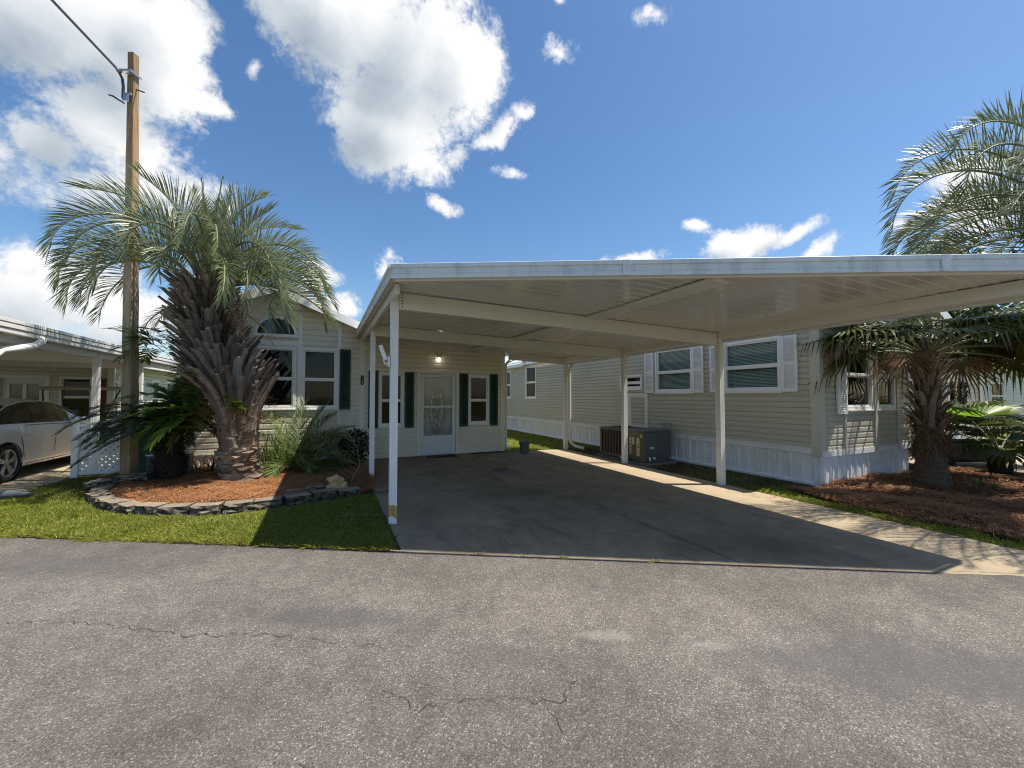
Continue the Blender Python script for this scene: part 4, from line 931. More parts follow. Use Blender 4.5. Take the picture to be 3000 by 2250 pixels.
# ------------------------------------------------------------------ beds, straw, grass
def in_poly(P, poly):
    x, y = P[:, 0], P[:, 1]; c = np.zeros(len(P), bool); n = len(poly)
    for i in range(n):
        x0, y0 = poly[i]; x1, y1 = poly[i-1]
        c ^= ((y0 > y) != (y1 > y)) & (x < (x1-x0)*(y-y0)/((y1-y0) or 1e-9)+x0)
    return c
def sample(poly, n):
    poly = np.array(poly); lo, hi = poly.min(0), poly.max(0); out = np.zeros((0, 2))
    while len(out) < n: P = rng.uniform(lo, hi, (n*2, 2)); out = np.vstack([out, P[in_poly(P, poly)]])
    return out[:n]
BEDL = [(-3.1, 9.0), (-3.02, 8.3), (-2.9, 7.85), (-2.6, 7.4), (-2.2, 6.95), (-1.6, 6.62), (-.8, 6.55), (-.1, 6.7), (.66, 6.85), (.70, 7.8), (.66, 10.22), (-2.75, 10.22), (-3.6, 10.15), (-3.75, 9.6)]
BEDR = [(6.72, 4.15), (6.48, 3.4), (6.40, 2.8), (6.48, 2.1), (6.72, 1.4), (7.3, .6), (9.3, -.55), (14, -3.3), (14, 2.0), (11.7, 3.2), (11.4, 4.25), (7.5, 4.0)]
bump_h = lambda x, y: .035+.03*np.sin(1.9*x+.7)*np.cos(2.3*y)+.02*np.sin(5.1*x+1.3*y)+.012*np.sin(11*x)*np.sin(9.3*y+1)
def bed(name, poly, extra=0):
    P = np.array(poly); lo, hi = P.min(0), P.max(0); st = .09; nx, ny = int((hi[0]-lo[0])/st)+1, int((hi[1]-lo[1])/st)+1; m = MB(); idx = {}
    def vid(i, j):
        if (i, j) not in idx: x, y = lo[0]+i*st, lo[1]+j*st; idx[i, j] = len(m.v); m.v.append((x, y, float(bump_h(x, y))+extra))
        return idx[i, j]
    cc = np.array([(lo[0]+(i+.5)*st, lo[1]+(j+.5)*st) for i in range(nx) for j in range(ny)]); ok = in_poly(cc, poly).reshape(nx, ny)
    for i in range(nx):
        for j in range(ny):
            if ok[i, j]: m.f.append((vid(i, j), vid(i+1, j), vid(i+1, j+1), vid(i, j+1))); m.m.append(0)
    return tag(m.build(name, straw_soil, smooth=True), kind='structure')
bed('mulch_bed', BEDL); bed('mulch_bed', BEDR)
def needles(name, poly, n, extra=0, tilt=.18):
    P = sample(poly, n); a = rng.uniform(0, 2*PI, n); l = rng.uniform(.04, .095, n); z = bump_h(P[:, 0], P[:, 1])+extra+rng.uniform(.002, .045, n); w = rng.uniform(.0016, .003, n); tz = rng.normal(0, tilt, n)
    d = np.stack([np.cos(a), np.sin(a), tz], 1)*l[:, None]; q = np.stack([-np.sin(a), np.cos(a), np.zeros(n)], 1)*w[:, None]; c = np.stack([P[:, 0], P[:, 1], z], 1); sag = np.array([0, 0, -.008])
    return tag(np_mesh(name, np.stack([c-d-q+sag, c-d+q+sag, c+q*1.2, c-q*1.2, c-q*1.2, c+q*1.2, c+d+q+sag, c+d-q+sag], 1).reshape(-1, 3), 4, straw), kind='stuff')
needles('pine_straw', BEDL, 42000, 0, .12); needles('pine_straw', BEDR, 50000, 0, .12)
needles('pine_straw', [(.66, 6.7), (1.15, 7.4), (1.1, 8.2), (.8, 9.3), (.66, 10.2)], 800, -.03)
def blades(name, poly, n, h, w, mat, z=-.03, lean=.5, nearfirst=None):
    P = sample(poly, n); q = np.sin(2.1*P[:, 0]+.6*P[:, 1])*np.cos(2.7*P[:, 1]-.9*P[:, 0]+1)+.6*np.sin(5.3*P[:, 0]+1.7)*np.cos(6.1*P[:, 1])+.5*np.sin(13*P[:, 0]+3*P[:, 1])*np.cos(11*P[:, 1]-2*P[:, 0])
    keep = rng.random(n) < np.clip(.95-.62*np.maximum(0, q-.3), .05, 1)*np.where((P[:, 0] > 0) & (P[:, 0] < .65) & (P[:, 1] > 4.6) & (P[:, 1] < 6.6), .55, 1); P = P[keep]; q = q[keep]; n = len(P); hh = rng.uniform(*h, n)*np.clip(1.0-.22*q, .6, 1.35); a = rng.uniform(0, 2*PI, n)
    ww = rng.uniform(w*.6, w, n); ln = np.abs(rng.normal(0, lean, n))*hh
    c = np.stack([P[:, 0], P[:, 1], np.full(n, z)], 1); q = np.stack([-np.sin(a), np.cos(a), np.zeros(n)], 1)*ww[:, None]
    md = np.stack([np.cos(a)*ln*.35, np.sin(a)*ln*.35, hh*.6], 1); tp = np.stack([np.cos(a)*ln, np.sin(a)*ln, hh], 1)
    v = np.stack([c-q, c+q, c+q*.8+md, c+tp, c-q*.8+md], 1).reshape(-1, 3)
    return tag(np_mesh(name, v, 5, mat), kind='stuff')
def clumps(poly, n, k): return poly
LAWN = [(.60, edge_y(.60)+.02), (.66, 6.5), (.5, 6.55), (-.1, 6.35), (-.8, 6.2), (-1.6, 6.3), (-2.3, 6.6), (-2.7, 7.1), (-2.95, 7.5), (-3.2, 7.9), (-3.32, 8.6), (-3.38, 9.2), (-3.7, 9.9), (-4.33, 10.2), (-4.4, 8.9), (-4.75, 8.33), (-7, 8.8), (-9.5, 9.45), (-16, 13), (-16, edge_y(-16)), (-3, edge_y(-3)-.0)]
NEAR = [p for p in LAWN if p[0] > -5]
blades('grass', LAWN, 60000, (.022, .06), .0045, grass_blade, lean=.7)
blades('grass', [(.60, edge_y(.6)), (.62, 6.5), (-.1, 6.35), (-.8, 6.2), (-1.6, 6.3), (-2.3, 6.7), (-2.75, 7.15), (-3.1, 7.75), (-4.5, 7.95), (-4.8, edge_y(-4.8))], 44000, (.02, .055), .004, grass_blade, lean=1.0)
blades('grass', [(.60, edge_y(.6)-.03), (.60, edge_y(.6)+.12), (-9, edge_y(-9)+.1), (-9, edge_y(-9)-.06)], 9000, (.02, .06), .004, grass_blade, lean=1.4)
blades('dry_grass', [(.62, edge_y(.6)), (.66, 6.7), (-.3, 6.4), (-2.75, 7.1), (-3.1, 7.7), (-5, 7.9), (-5, edge_y(-5))], 15000, (.02, .05), .004, dry_blade, lean=1.2)
blades('grass', [(6.19, 1.1), (6.19, 4.5), (6.72, 4.15), (6.48, 3.4), (6.40, 2.8), (6.48, 2.1), (6.72, 1.4), (7.3, .6), (9.3, -.55), (14, -3.3), (14, edge_y(14)+.05), (7, edge_y(7)+.05)], 26000, (.03, .07), .0045, grass_blade, lean=.8)
blades('dry_grass', [(6.2, 4.3), (7.42, 4.05), (7.42, 10), (6.2, 10)], 14000, (.02, .05), .0045, dry_blade, lean=1)
blades('grass', [(4.5, 10.1), (7.4, 10.1), (7.4, 24), (4.5, 24)], 30000, (.03, .07), .007, grass_blade, lean=.8)
blades('dry_grass', [(-4.4, 8.6), (-3.4, 8.4), (-3.4, 10.1), (-4.35, 10.2)], 4000, (.02, .05), .004, dry_blade, lean=1)
# bare soil along the road edge, straw blown onto the hard surfaces
sm = make_soil('verge_soil', (.02, .015, .01), (.045, .035, .022), (.08, .065, .04), 8); r = random.Random(23); m = MB(); P = []
for i in range(260): s = -14+14.2*i/259; P.append((road_pt(s, -.05, -.0095), road_pt(s, .015+.035*abs(math.sin(i*.7))*r.random()+.03*r.random(), -.0095)))
for (a, b), (c, d) in zip(P, P[1:]): m.face([a, c, d, b])
tag(m.build('verge_soil', sm), kind='structure')
needles('pine_straw', [(5.7, 4.4), (6.2, 4.4), (6.2, 1.3), (5.9, 1.3)], 160, -.05, .03)
# weeds along the joint between slab and asphalt
r = random.Random(2)
for k, s in enumerate((.95, 1.35, 1.75, 2.6)):
    q = V(road_pt(s, .03, -.01)); m = MB()
    for i in range(16): o = hdir(r.uniform(0, 360)); d = (o+UP*r.uniform(.2, 1.3)).normalized(); strip(m, q+V((r.gauss(0, .035), r.gauss(0, .015), 0)), d, UP.cross(o), r.uniform(.02, .05), .004, .2)
    tag(m.build('weed', grass_blade, loc=tuple(q)), ['tiny weed tuft nearest the post in the slab joint', 'second tiny weed from the post in the slab joint', 'third tiny weed from the post in the slab joint', 'lone weed in the slab joint farthest from the post'][k], 'weed', 'weeds in the joint before the driveway')
# ------------------------------------------------------------------ the stone edging
def rough_block(c, d, l, w, h, r, z0=-.03):
    """a split-face retaining block, long axis d"""
    bm = bmesh.new(); bmesh.ops.create_cube(bm, size=1)
    bmesh.ops.subdivide_edges(bm, edges=bm.edges[:], cuts=3, use_grid_fill=True)
    c = V((c[0], c[1], 0)); d = V((d[0], d[1], 0)).normalized(); s_ = V((-d.y, d.x, 0)); vs = []
    for v in bm.verts:
        x, y, z = v.co; tp = 1-.06*(z+.5); j = .012 if z < .49 else .004
        jj = V((r.uniform(-j, j), r.uniform(-j, j), r.uniform(-j, j)*.7)); side = abs(y) > .49
        k = .018*r.uniform(-1, 1) if side else 0
        vs.append(V(c)+d*(x*l*tp)+s_*(y*w*tp+k)+UP*(z0+(z+.5)*h)+jj)
    fs = [tuple(v.index for v in f.verts) for f in bm.faces]; bm.free(); return vs, fs
r = random.Random(17)
PATH = [V((-3.28, 8.95, 0)), V((-3.2, 8.3, 0)), V((-3.06, 7.85, 0)), V((-2.74, 7.34, 0)), V((-2.33, 6.88, 0)), V((-1.85, 6.56, 0)), V((-1.2, 6.44, 0)), V((-.6, 6.46, 0)), V((0, 6.62, 0)), V((.60, 6.80, 0))]
cum = [0]
for a, b in zip(PATH, PATH[1:]): cum.append(cum[-1]+(b-a).length)
def along(s):
    for i in range(len(PATH)-1):
        if s <= cum[i+1]: f = (s-cum[i])/(cum[i+1]-cum[i]); return PATH[i].lerp(PATH[i+1], f), (PATH[i+1]-PATH[i]).normalized()
    return PATH[-1], (PATH[-1]-PATH[-2]).normalized()
ORDN = 'first second third fourth fifth sixth seventh eighth ninth tenth eleventh twelfth thirteenth fourteenth fifteenth sixteenth'.split()
def stone(c, d, l, w, h, z0, label, seed, name='edging_stone', mat=None):
    m = MB(); m.add(*rough_block(c, d, l, w, h, random.Random(seed), z0)); o = m.build(name, mat or block_stone, loc=(c[0], c[1], 0), bevel=.006)
    return tag(o, label, 'edging stone', 'stone blocks round the palm bed')
s = .17; k = 0; pitch = .352
while s < cum[-1]-.1:
    p, d = along(s); lab = f'{ORDN[k] if k < 16 else "last"} edging stone of the palm bed counted from the timber pole'
    stone(p+V((r.uniform(-.012, .012), r.uniform(-.012, .012), 0)), V((d.x+r.uniform(-.05, .05), d.y+r.uniform(-.05, .05), 0)), pitch-.012, .21, .145+r.uniform(-.012, .012), -.045+r.uniform(-.008, .008), lab, 100+k); s += pitch; k += 1
for i, (c, d, l, w, h, z0, lab) in enumerate([((-3.02, 8.85), (1, .2), .4, .22, .09, .10, 'dark loose block laid on top beside the timber pole'), ((-3.30, 8.5), (.2, 1), .36, .2, .08, .10, 'upper dark block where the edging climbs to the pole'),
        ((-.18, 6.98), (1, .05), .26, .14, .07, .04, 'grey flat stone lying behind the edging by the tan ornament'), ((-.48, 6.9), (1, -.1), .2, .1, .05, .05, 'thin reddish stone lying on the straw behind the edging'), ((.76, 6.66), (1, .1), .2, .14, .06, -.03, 'small half-buried stone at the right end by the post')]):
    stone(c, d, l, w, h, z0, lab, 500+i)
# the lumpy tan ornament
O = thing('rock_ornament', 'tan coral-like rock ornament standing on the straw behind the edging', 'ornament', (.12, 6.93, .03)); bm = bmesh.new(); r = random.Random(8)
for c, s_ in (((.06, .0, .09), .085), ((.17, .0, .06), .07), ((.0, .02, .05), .07), ((.04, 0, .17), .07), ((.14, .01, .16), .06), ((.09, -.02, .21), .055), ((-.01, 0, .2), .04), ((.2, 0, .1), .045), ((.1, -.05, .05), .06)):
    bmesh.ops.create_icosphere(bm, subdivisions=3, radius=s_, matrix=Matrix.Translation(V(c)+V((.03, 6.93, .01))))
from mathutils import noise as mnoise
for v in bm.verts: n_ = mnoise.noise(v.co*22)*.016+mnoise.noise(v.co*55)*.007; v.co += v.normal*n_ if v.normal.length else V((0, 0, 0))
m = MB(); m.add([v.co.copy() for v in bm.verts], [tuple(v.index for v in f.verts) for f in bm.faces]); bm.free(); m.build('lumps', ornament_stone, O, smooth=True)

# ------------------------------------------------------------------ pole and cable
PC = V((-3.28, 9.50, 0)); PT = V((-3.40, 9.5, 7.86))
T = thing('utility_pole', 'tall square weathered timber utility pole rising through the palm crown', 'utility pole', PC)
a0 = R(-24)
def sq(c, h): return [V(c)+V((h*1.414*math.cos(a0+PI/4+k*PI/2), h*1.414*math.sin(a0+PI/4+k*PI/2), 0)) for k in range(4)]
m = MB(); lv = 24
vs = []; fs = []; r = random.Random(3)
for i in range(lv+1):
    f = i/lv; h = .092*(1-f)+.056*f; vs += [p+V((r.uniform(-.004, .004), r.uniform(-.004, .004), 0)) for p in sq(PC.lerp(PT, f)-UP*(.05 if i == 0 else 0), h)]
for i in range(lv):
    for q in range(4): fs.append((i*4+q, i*4+(q+1) % 4, i*4+4+(q+1) % 4, i*4+4+q))
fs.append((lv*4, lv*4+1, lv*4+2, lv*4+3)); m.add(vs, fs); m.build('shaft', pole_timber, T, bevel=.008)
nd_ = -CF; lf = -CR
m = MB(); b = PC.lerp(PT, .945); m.obox(b+nd_*.1+lf*.1, lf*.10-UP*-.02, nd_*.015, UP*.01); m.obox(b+nd_*.06, lf*.11, nd_*.11, UP*.02); m.build('cable_bracket', steel, T)
m = MB(); b = PC.lerp(PT, .915); m.tube([b+CR*.06, b+CR*.3-UP*.13+nd_*.1], .012, 6); m.build('spike', dark_bolt, T)
b2 = PC.lerp(PT, .885); m = MB(); m.obox(b2+nd_*.11+lf*.03, CR*.045, nd_*.025, UP*.07); m.obox(b2+nd_*.12+CR*.03+UP*.06, CR*.055, nd_*.015, UP*.02); m.build('clamp', steel, T, bevel=.006)
m = MB(); m.tube([b2+nd_*.10+lf*.06-UP*.1, b2+nd_*.13+lf*.13-UP*.06, b2+nd_*.16+lf*.21-UP*.01, b2+nd_*.18+lf*.27-UP*.0], [.012, .013, .014, .012], 8); m.build('pigtail', black_rubber, T)
m = MB(); m.lathe([(0, .02), (.03, .015), (.035, 0)], PC+UP*2.15+nd_*.10-CR*.075, 12, nd_-CR*.9); m.build('tag_disc', white_paint, T)
m = MB(); c0 = b2+nd_*.12+lf*.07; pts = [c0-UP*.02, c0+UP*.2, c0+lf*.02+UP*.34, c0+lf*.08+UP*.46, c0+lf*.15+UP*.56]
e1 = V((-4.63, 7.2, 8.02)); e2 = V((-6.4, 4.6, 8.3))
pts += [pts[-1].lerp(e1, t_) for t_ in (.25, .5, .75, .93)]+[e1+V((-.02, -.1, .05))]+[e1.lerp(e2, .12), e1.lerp(e2, .5), e2, V((-14, -6, 8.8))]
T2 = m; m.tube(pts, .022, 8); CABLE = tag(m.build('service_cable', plain('cable_grey', (.07, .075, .08), .5, var=.1, bmp=0), loc=tuple(c0), smooth=True), 'grey overhead cable bending down to the pole top', 'cable')

# boxes behind the cycad, garden spotlight
T = thing('utility_box', 'green metal utility box behind the pole and cycad', 'utility box', (-3.1, 10.1, 0)); gm = plain('utility_green', (.06, .14, .1), .5, var=.1)
m = MB(); m.box(-3.36, -2.78, 9.86, 10.2, -.02, .88); m.build('cabinet', gm, T, bevel=.01); m = MB(); m.box(-3.39, -2.75, 9.83, 10.23, .882, .93); m.build('lid', gm, T, bevel=.01)
T = thing('storage_box', 'low grey box standing behind the cycad trunk', 'box', (-2.9, 9.7, 0)); gb = plain('box_grey', (.17, .17, .17), .6, var=.1)
m = MB(); m.box(-3.06, -2.42, 9.55, 9.82, -.02, .40); m.build('body', gb, T, bevel=.01); m = MB(); m.box(-3.08, -2.40, 9.53, 9.84, .402, .43); m.build('lid', white_paint, T, bevel=.008)
m = MB()
for i in range(22):
    x = -3.04+i*.028; m.box(x, x+.01, 9.54, 9.549, .03, .37)
m.build('slats', black_plastic, T)
T = thing('garden_spotlight', 'small black spotlight on a bent stake in front of the cycad', 'garden light', (-2.98, 9.40, .03)); m = MB(); m.tube([(-2.98, 9.40, 0), (-2.96, 9.40, .08), (-2.88, 9.38, .16)], .012, 6); m.build('stake', black_plastic, T)
m = MB(); m.lathe([(0, -.05), (.03, -.045), (.042, .03), (.036, .03), (.03, .02), (0, .02)], (-2.86, 9.37, .19), 14, (.8, -.2, .6)); m.build('head', black_plastic, T)

# ------------------------------------------------------------------ the lattice panel with its monogram
LF = Fr((-4.26, 10.12), (1, -.03), (-.03, -1)); T = thing('lattice_fence', 'white lattice fence panel with arched top between the car and the pole', 'fence', (-4.2, 10.1, 0))
for u in (0, 1.55):
    m = MB(); LF.box(m, u-.05, u+.05, -.02, 1.06, -.05, .05); LF.box(m, u-.06, u+.06, 1.06, 1.085, -.06, .06); m.build('post', white_paint, T, bevel=.005)
topz = lambda u: .98+.13*math.sin(PI*min(1, max(0, (u-.05)/1.45)))**1.3
m = MB(); n = 24
for i in range(n):
    a, b = .052+1.446*i/n, .052+1.446*(i+1)/n
    m.hexa([LF.P(a, topz(a)-.045, -.02), LF.P(b, topz(b)-.045, -.02), LF.P(b, topz(b)-.045, .03), LF.P(a, topz(a)-.045, .03), LF.P(a, topz(a), -.02), LF.P(b, topz(b), -.02), LF.P(b, topz(b), .03), LF.P(a, topz(a), .03)])
m.build('arched_rail', white_paint, T, bevel=.004); m = MB(); LF.box(m, .052, 1.498, .05, .10, -.02, .03); m.build('bottom_rail', white_paint, T, bevel=.004)
m = MB(); sp = .078; w_ = .026
for sg, off in ((1, .008), (-1, -.004)):
    c = -2.0
    while c < 3.2:
        pts = []   # clip the diagonal z = .1 + sg*(u-c) to the panel
        for i in range(61):
            u = .052+1.446*i/60; z = .1+sg*(u-c)
            if .085 < z < topz(u)-.03: pts.append((u, z))
        if len(pts) > 1:
            (u0, z0), (u1, z1) = pts[0], pts[-1]; q = w_*.707*2
            m.hexa([LF.P(u0, z0-q, off-.004), LF.P(u1, z1-q, off-.004), LF.P(u1, z1-q, off+.004), LF.P(u0, z0-q, off+.004), LF.P(u0, z0+q, off-.004), LF.P(u1, z1+q, off-.004), LF.P(u1, z1+q, off+.004), LF.P(u0, z0+q, off+.004)])
        c += sp*1.414
m.build('lattice', white_paint, T)
T = thing('monogram', 'dark letter P ornament hanging on the white lattice', 'letter sign', (-3.85, 10.06, .7)); text_mesh('letter', 'P', .42, LF, .44, .63, .04, black_print, T, .008, .012)
m = MB(); m.tube([LF.P(.36, .80, .05), LF.P(.44, .83, .05), LF.P(.52, .80, .05), LF.P(.56, .84, .05)], .008, 6); m.tube([LF.P(.44, .93, .045), LF.P(.44, 1.05, .04)], .004, 5); m.build('scroll', black_print, T)
m = MB(); m.tube([(-4.75, 8.47, .045), (-4.45, 8.49, .06), (-4.2, 8.46, .065), (-4.02, 8.47, .045)], [.075, .07, .06, .02], 12); tag(m.build('drain_hose', plain('hose_grey', (.10, .12, .14), .7, var=.2, vs=8, bmp=.3), loc=(-4.4, 8.47, 0), smooth=True), 'blue-grey hose end lying on the grass at the left edge', 'hose')
for (x, y, z, sz), mat, lab in (((-1.06, 1.13, -.008, .035), dead_leaf, 'orange-brown dead leaf lying on the road in the near left corner'), ((-.62, 1.08, -.008, .02), dead_leaf, 'tiny tan leaf scrap on the near road'), ((.22, 5.35, .05, .075), dead_leaf, 'curled brown leaf on the shaded grass')):
    m = MB(); a = R(40); d = V((math.cos(a), math.sin(a), 0)); q = V((-d.y, d.x, 0)); c = V((x, y, z))
    m.add([c-d*sz, c+q*sz*.42+UP*.012, c+d*sz, c-q*sz*.42+UP*.016, c+UP*.004], [(0, 4, 1), (1, 4, 2), (2, 4, 3), (3, 4, 0)]); tag(m.build('dead_leaf', mat, loc=(x, y, z)), lab, 'leaf')

# ------------------------------------------------------------------ the khaki house on the right
NX = 7.5; W = thing('mobile_home', 'long khaki sided mobile home with white skirting and louvred white shutters', 'house', (9.4, 10, 0))
G = Fr((NX, 0), (0, 1), (-1, 0)); yF = 3.98
hl = [(16.55, 17.3, 1.43, 2.7), (14.1, 15.05, 1.43, 2.78), (8.16, 9.02, 1.70, 2.10), (6.54, 7.69, 1.60, 2.68), (4.58, 5.78, 1.60, 2.62)]
m = MB(); siding(m, G, yF+.1, 14.6, .62, 2.82, .1, hl); siding(m, G, 14.6, 19, .62, 2.75, .1, hl); m.build('wall', khaki_siding, W, label='long khaki side wall')
m = MB(); m.box(NX+.5, 11.0, yF+.7, 19, .3, 2.7); m.build('interior', dark_room, W)
m = MB(); ribbed(m, G, yF, 19, -.03, .53, .2, .016, -.02); m.build('skirting', skirt_white, W)
m = MB(); G.box(m, yF+.1, 19, .53, .62, -.02, .03); G.box(m, yF+.1, 19, .60, .625, -.02, .04); m.build('skirt_trim', skirt_white, W, bevel=.003)
m = MB(); m.tube([(NX-.03, yF+.1, .03), (NX-.03, 6.9, .02), (NX-.02, 19, .05)], .05, 8); m.build('skirt_foot', skirt_white, W)
m = MB(); G.box(m, yF-.03, yF+.13, .50, 2.9, -.1, .035); m.build('corner_trim', khaki_trim, W, bevel=.005)
kw = dict(blind=None)
window(G, W, 16.55, 17.3, 1.43, 2.7, 2.05, blind='full'); window(G, W, 14.1, 15.05, 1.43, 2.78, 2.1, blind='full'); window(G, W, 8.16, 9.02, 1.70, 2.10, 1.89)
teal_glass = glassmat('teal_glass', (.62, .74, .71), .7, .01)
window(G, W, 6.54, 7.69, 1.60, 2.68, 2.11, blind='full', glass=teal_glass, tilt=.85, slat=blind_pale); window(G, W, 4.58, 5.78, 1.60, 2.62, 2.10, blind='full', glass=teal_glass, tilt=.85, slat=blind_pale)
for a, b, c, d in ((7.72, 8.02, 1.59, 2.62), (6.23, 6.52, 1.59, 2.62), (5.80, 6.06, 1.59, 2.58), (4.29, 4.56, 1.59, 2.6)): shutter(G, W, a, b, c, d, white_shutter)
m = MB(); G.ring(m, 7.95, 8.68, .64, 1.58, .0, .05, .05); G.ring(m, 8.01, 8.62, .70, 1.52, .0, .035, .035); pn = m.build('access_panel', white_paint, W, bevel=.004); m = MB(); siding(m, G, 8.03, 8.6, .72, 1.5, .1, proud=.02); m.build('panel_boards', khaki_siding, pn)
m = MB(); G.box(m, 8.30, 8.33, .68, .73, .03, .06); m.build('latch', steel, pn)
m = MB(); G.box(m, 7.14, 7.36, .66, .86, .0, .12); G.box(m, 7.13, 7.37, .85, .87, .0, .13); m.build('disconnect_box', plain('meter_grey', (.33, .33, .33), .5), W, bevel=.006)
m = MB(); m.tube([(NX-.06, 7.2, .66), (NX-.06, 7.2, .1)], .02, 8); m.tube([(NX-.06, 7.28, .66), (NX-.09, 7.26, .45), (NX-.25, 7.0, .18), (NX-.6, 6.78, .1)], .017, 8); m.build('conduit', black_rubber, W, smooth=True)
m = MB(); G.box(m, yF-.3, 14.6, 2.80, 2.96, .22, .30); G.box(m, yF-.3, 14.6, 2.80, 2.82, .0, .22); G.box(m, yF-.2, 14.6, 2.68, 2.80, .0, .03); m.build('eave', white_paint, W, bevel=.004)
m = MB(); G.box(m, 14.75, 19.2, 2.76, 2.88, .16, .26); G.box(m, 14.75, 19.2, 2.75, 2.77, .0, .18); m.hexa([G.P(14.55, 2.82, .3), G.P(14.9, 2.76, .3), G.P(14.9, 2.76, 0), G.P(14.55, 2.82, 0), G.P(14.55, 3.02, .3), G.P(14.9, 2.9, .3), G.P(14.9, 2.9, 0), G.P(14.55, 3.02, 0)]); m.build('eave', white_paint, W, bevel=.004)
RX, RZ = 9.45, 4.12
for xe, zn in ((NX-.3, 2.97), (11.65, 2.97)):
    m = MB(); n = 60; y0, y1 = yF-.32, 19
    for i in range(n):
        a, b = y0+(y1-y0)*i/n, y0+(y1-y0)*(i+1)/n
        for p, q, h in ((a, b-.05, 0), (b-.05, b, .025)):
            if a > 14.6 and xe < 9: h += -.02
            m.hexa([(RX, p, RZ-.05), (xe, p, zn-.05), (xe, q, zn-.05), (RX, q, RZ-.05), (RX, p, RZ+h), (xe, p, zn+h), (xe, q, zn+h), (RX, q, RZ+h)])
    rf = m.build('roof', roof_metal, W); m = MB(); P = lambda x, z: [(x, y0-.03, z), (x, y0-.001, z)]
    m.hexa([(RX, y0-.03, RZ-.2), (xe, y0-.03, zn-.2), (xe, y0-.001, zn-.2), (RX, y0-.001, RZ-.2), (RX, y0-.03, RZ+.02), (xe, y0-.03, zn+.02), (xe, y0-.001, zn+.02), (RX, y0-.001, RZ+.02)]); m.build('rake_board', white_paint, rf)
# its street front: flat bay, canted side, recessed end
B1 = Fr((NX, yF), (1, 0), (0, -1)); hb = [(1.02, 2.02-.0, 1.26, 2.45), (2.12, 2.30+.62, 1.26, 2.45)]
m = MB(); siding(m, B1, .04, 2.98, .58, 2.85, .1, [(.72, 1.62, 1.27, 2.45), (1.76, 2.42, 1.27, 2.45)]); m.build('wall', khaki_siding, W, label='khaki street front with paired windows')
window(B1, W, .72, 1.62, 1.27, 2.45, 1.9, blind=None, glass=tinted_glass); window(B1, W, 1.76, 2.42, 1.27, 2.45, 1.9, blind=None, glass=tinted_glass); shutter(B1, W, .42, .71, 1.2, 2.45, white_shutter)
for a, b in ((.655, .70), (1.64, 1.74), (2.44, 2.52)): m = MB(); B1.box(m, a, b, .5, 2.5, .0, .045); m.build('batten', khaki_trim, W, bevel=.004)
B2 = Fr((NX+2.98, yF), (.6, .5), (.5, -.6)); m = MB(); siding(m, B2, 0, .6, .58, 2.85, .1, [(.1, .5, 1.27, 2.45)]); m.build('wall', khaki_siding, W); window(B2, W, .1, .5, 1.27, 2.45, 1.9, glass=tinted_glass, deep=.3)
e_ = B2.P(.6, 0); B3 = Fr((e_.x, e_.y), (1, 0), (0, -1)); wl = 11.4-e_.x; m = MB(); siding(m, B3, 0, wl, .58, 2.85, .1); m.build('wall', khaki_siding, W); m = MB()
for q, l in ((B1, 2.98), (B2, .6), (B3, wl)): ribbed(m, q, 0, l, -.03, .49, .2, .016, -.02)
m.build('skirting', skirt_white, W); m = MB()
for q, l in ((B1, 2.98), (B2, .6), (B3, wl)): q.box(m, 0, l, .49, .585, -.02, .035)
m.build('skirt_trim', skirt_white, W); m = MB(); siding(m, B1, 0, 3.9, 2.85, 4.05, .1, rng_u=lambda z: (max(0, RX-NX-(4.0-z)/.59), min(3.9, RX-NX+(4.0-z)/.59))); m.build('gable', khaki_siding, W)
m = MB(); siding(m, Fr((11.4, 0), (0, 1), (1, 0)), e_.y, 12, .5, 2.85, .1); m.build('wall', khaki_siding, W)

# packaged air conditioner
A = thing('air_conditioner', 'large charcoal packaged air conditioner beside the khaki wall', 'air conditioner', (6.6, 7.5, 0)); ac = plain('ac_charcoal', (.085, .093, .1), .38, var=.15, vs=3, bmp=.03, dirt=.2, dirtcol=(.12, .11, .09)); ac2 = plain('ac_brown', (.10, .088, .058), .42, var=.12, vs=3, bmp=.03)
x0, x1, y0, y1, z0, z1 = 6.28, 7.06, 6.80, 8.38, .10, .745
m = MB(); m.box(x0, x1, y0, y0+.55, z0, z1-.03); m.box(x0+.05, x1-.05, y0+.55, y1-.04, z0, z1-.03); m.box(x0, x0+.06, y1-.05, y1, z0, z1-.03); m.box(x1-.06, x1, y1-.05, y1, z0, z1-.03); m.build('cabinet', ac, A, bevel=.012)
m = MB(); m.box(x0-.0035, x0-.0005, y0+.02, y0+.545, z0+.02, z1-.04); m.build('service_panel', ac2, A)
m = MB(); n = 28
outer = [(x0-.015, y0-.015), (x1+.015, y0-.015), (x1+.015, y1+.015), (x0-.015, y1+.015)]; cx, cy, rad = (x0+x1)/2, y1-.43, .31
ring = [(cx+rad*math.cos(2*PI*i/n), cy+rad*math.sin(2*PI*i/n)) for i in range(n)]
def sqp(i):
    a = 2*PI*i/n; dx, dy = math.cos(a), math.sin(a); t = min((.395 if dx else 9)/max(abs(dx), 1e-6), .42/max(abs(dy), 1e-6)); return (cx+dx*t, cy+dy*t)
for i in range(n):
    j = (i+1) % n; a, b, c, d = ring[i], ring[j], sqp(j), sqp(i); m.face([(*a, z1), (*b, z1), (*c, z1), (*d, z1)]); m.face([(*a, z1), (*b, z1), (*b, z1-.05), (*a, z1-.05)])
m.box(x0-.012, x1+.012, y0-.012, cy-.42, z1-.03, z1); m.box(x0-.012, x1+.012, cy-.42, y1+.012, z1-.032, z1-.004); m.build('top_cover', ac, A, bevel=.004)
m = MB(); m.lathe([(rad-.01, -.03), (0, -.03)], (cx, cy, z1), 28)
for k in range(5): m.lathe([(rad*(k+1)/5-.012, .006), (rad*(k+1)/5-.006, .009), (rad*(k+1)/5, .006)], (cx, cy, z1), 28)
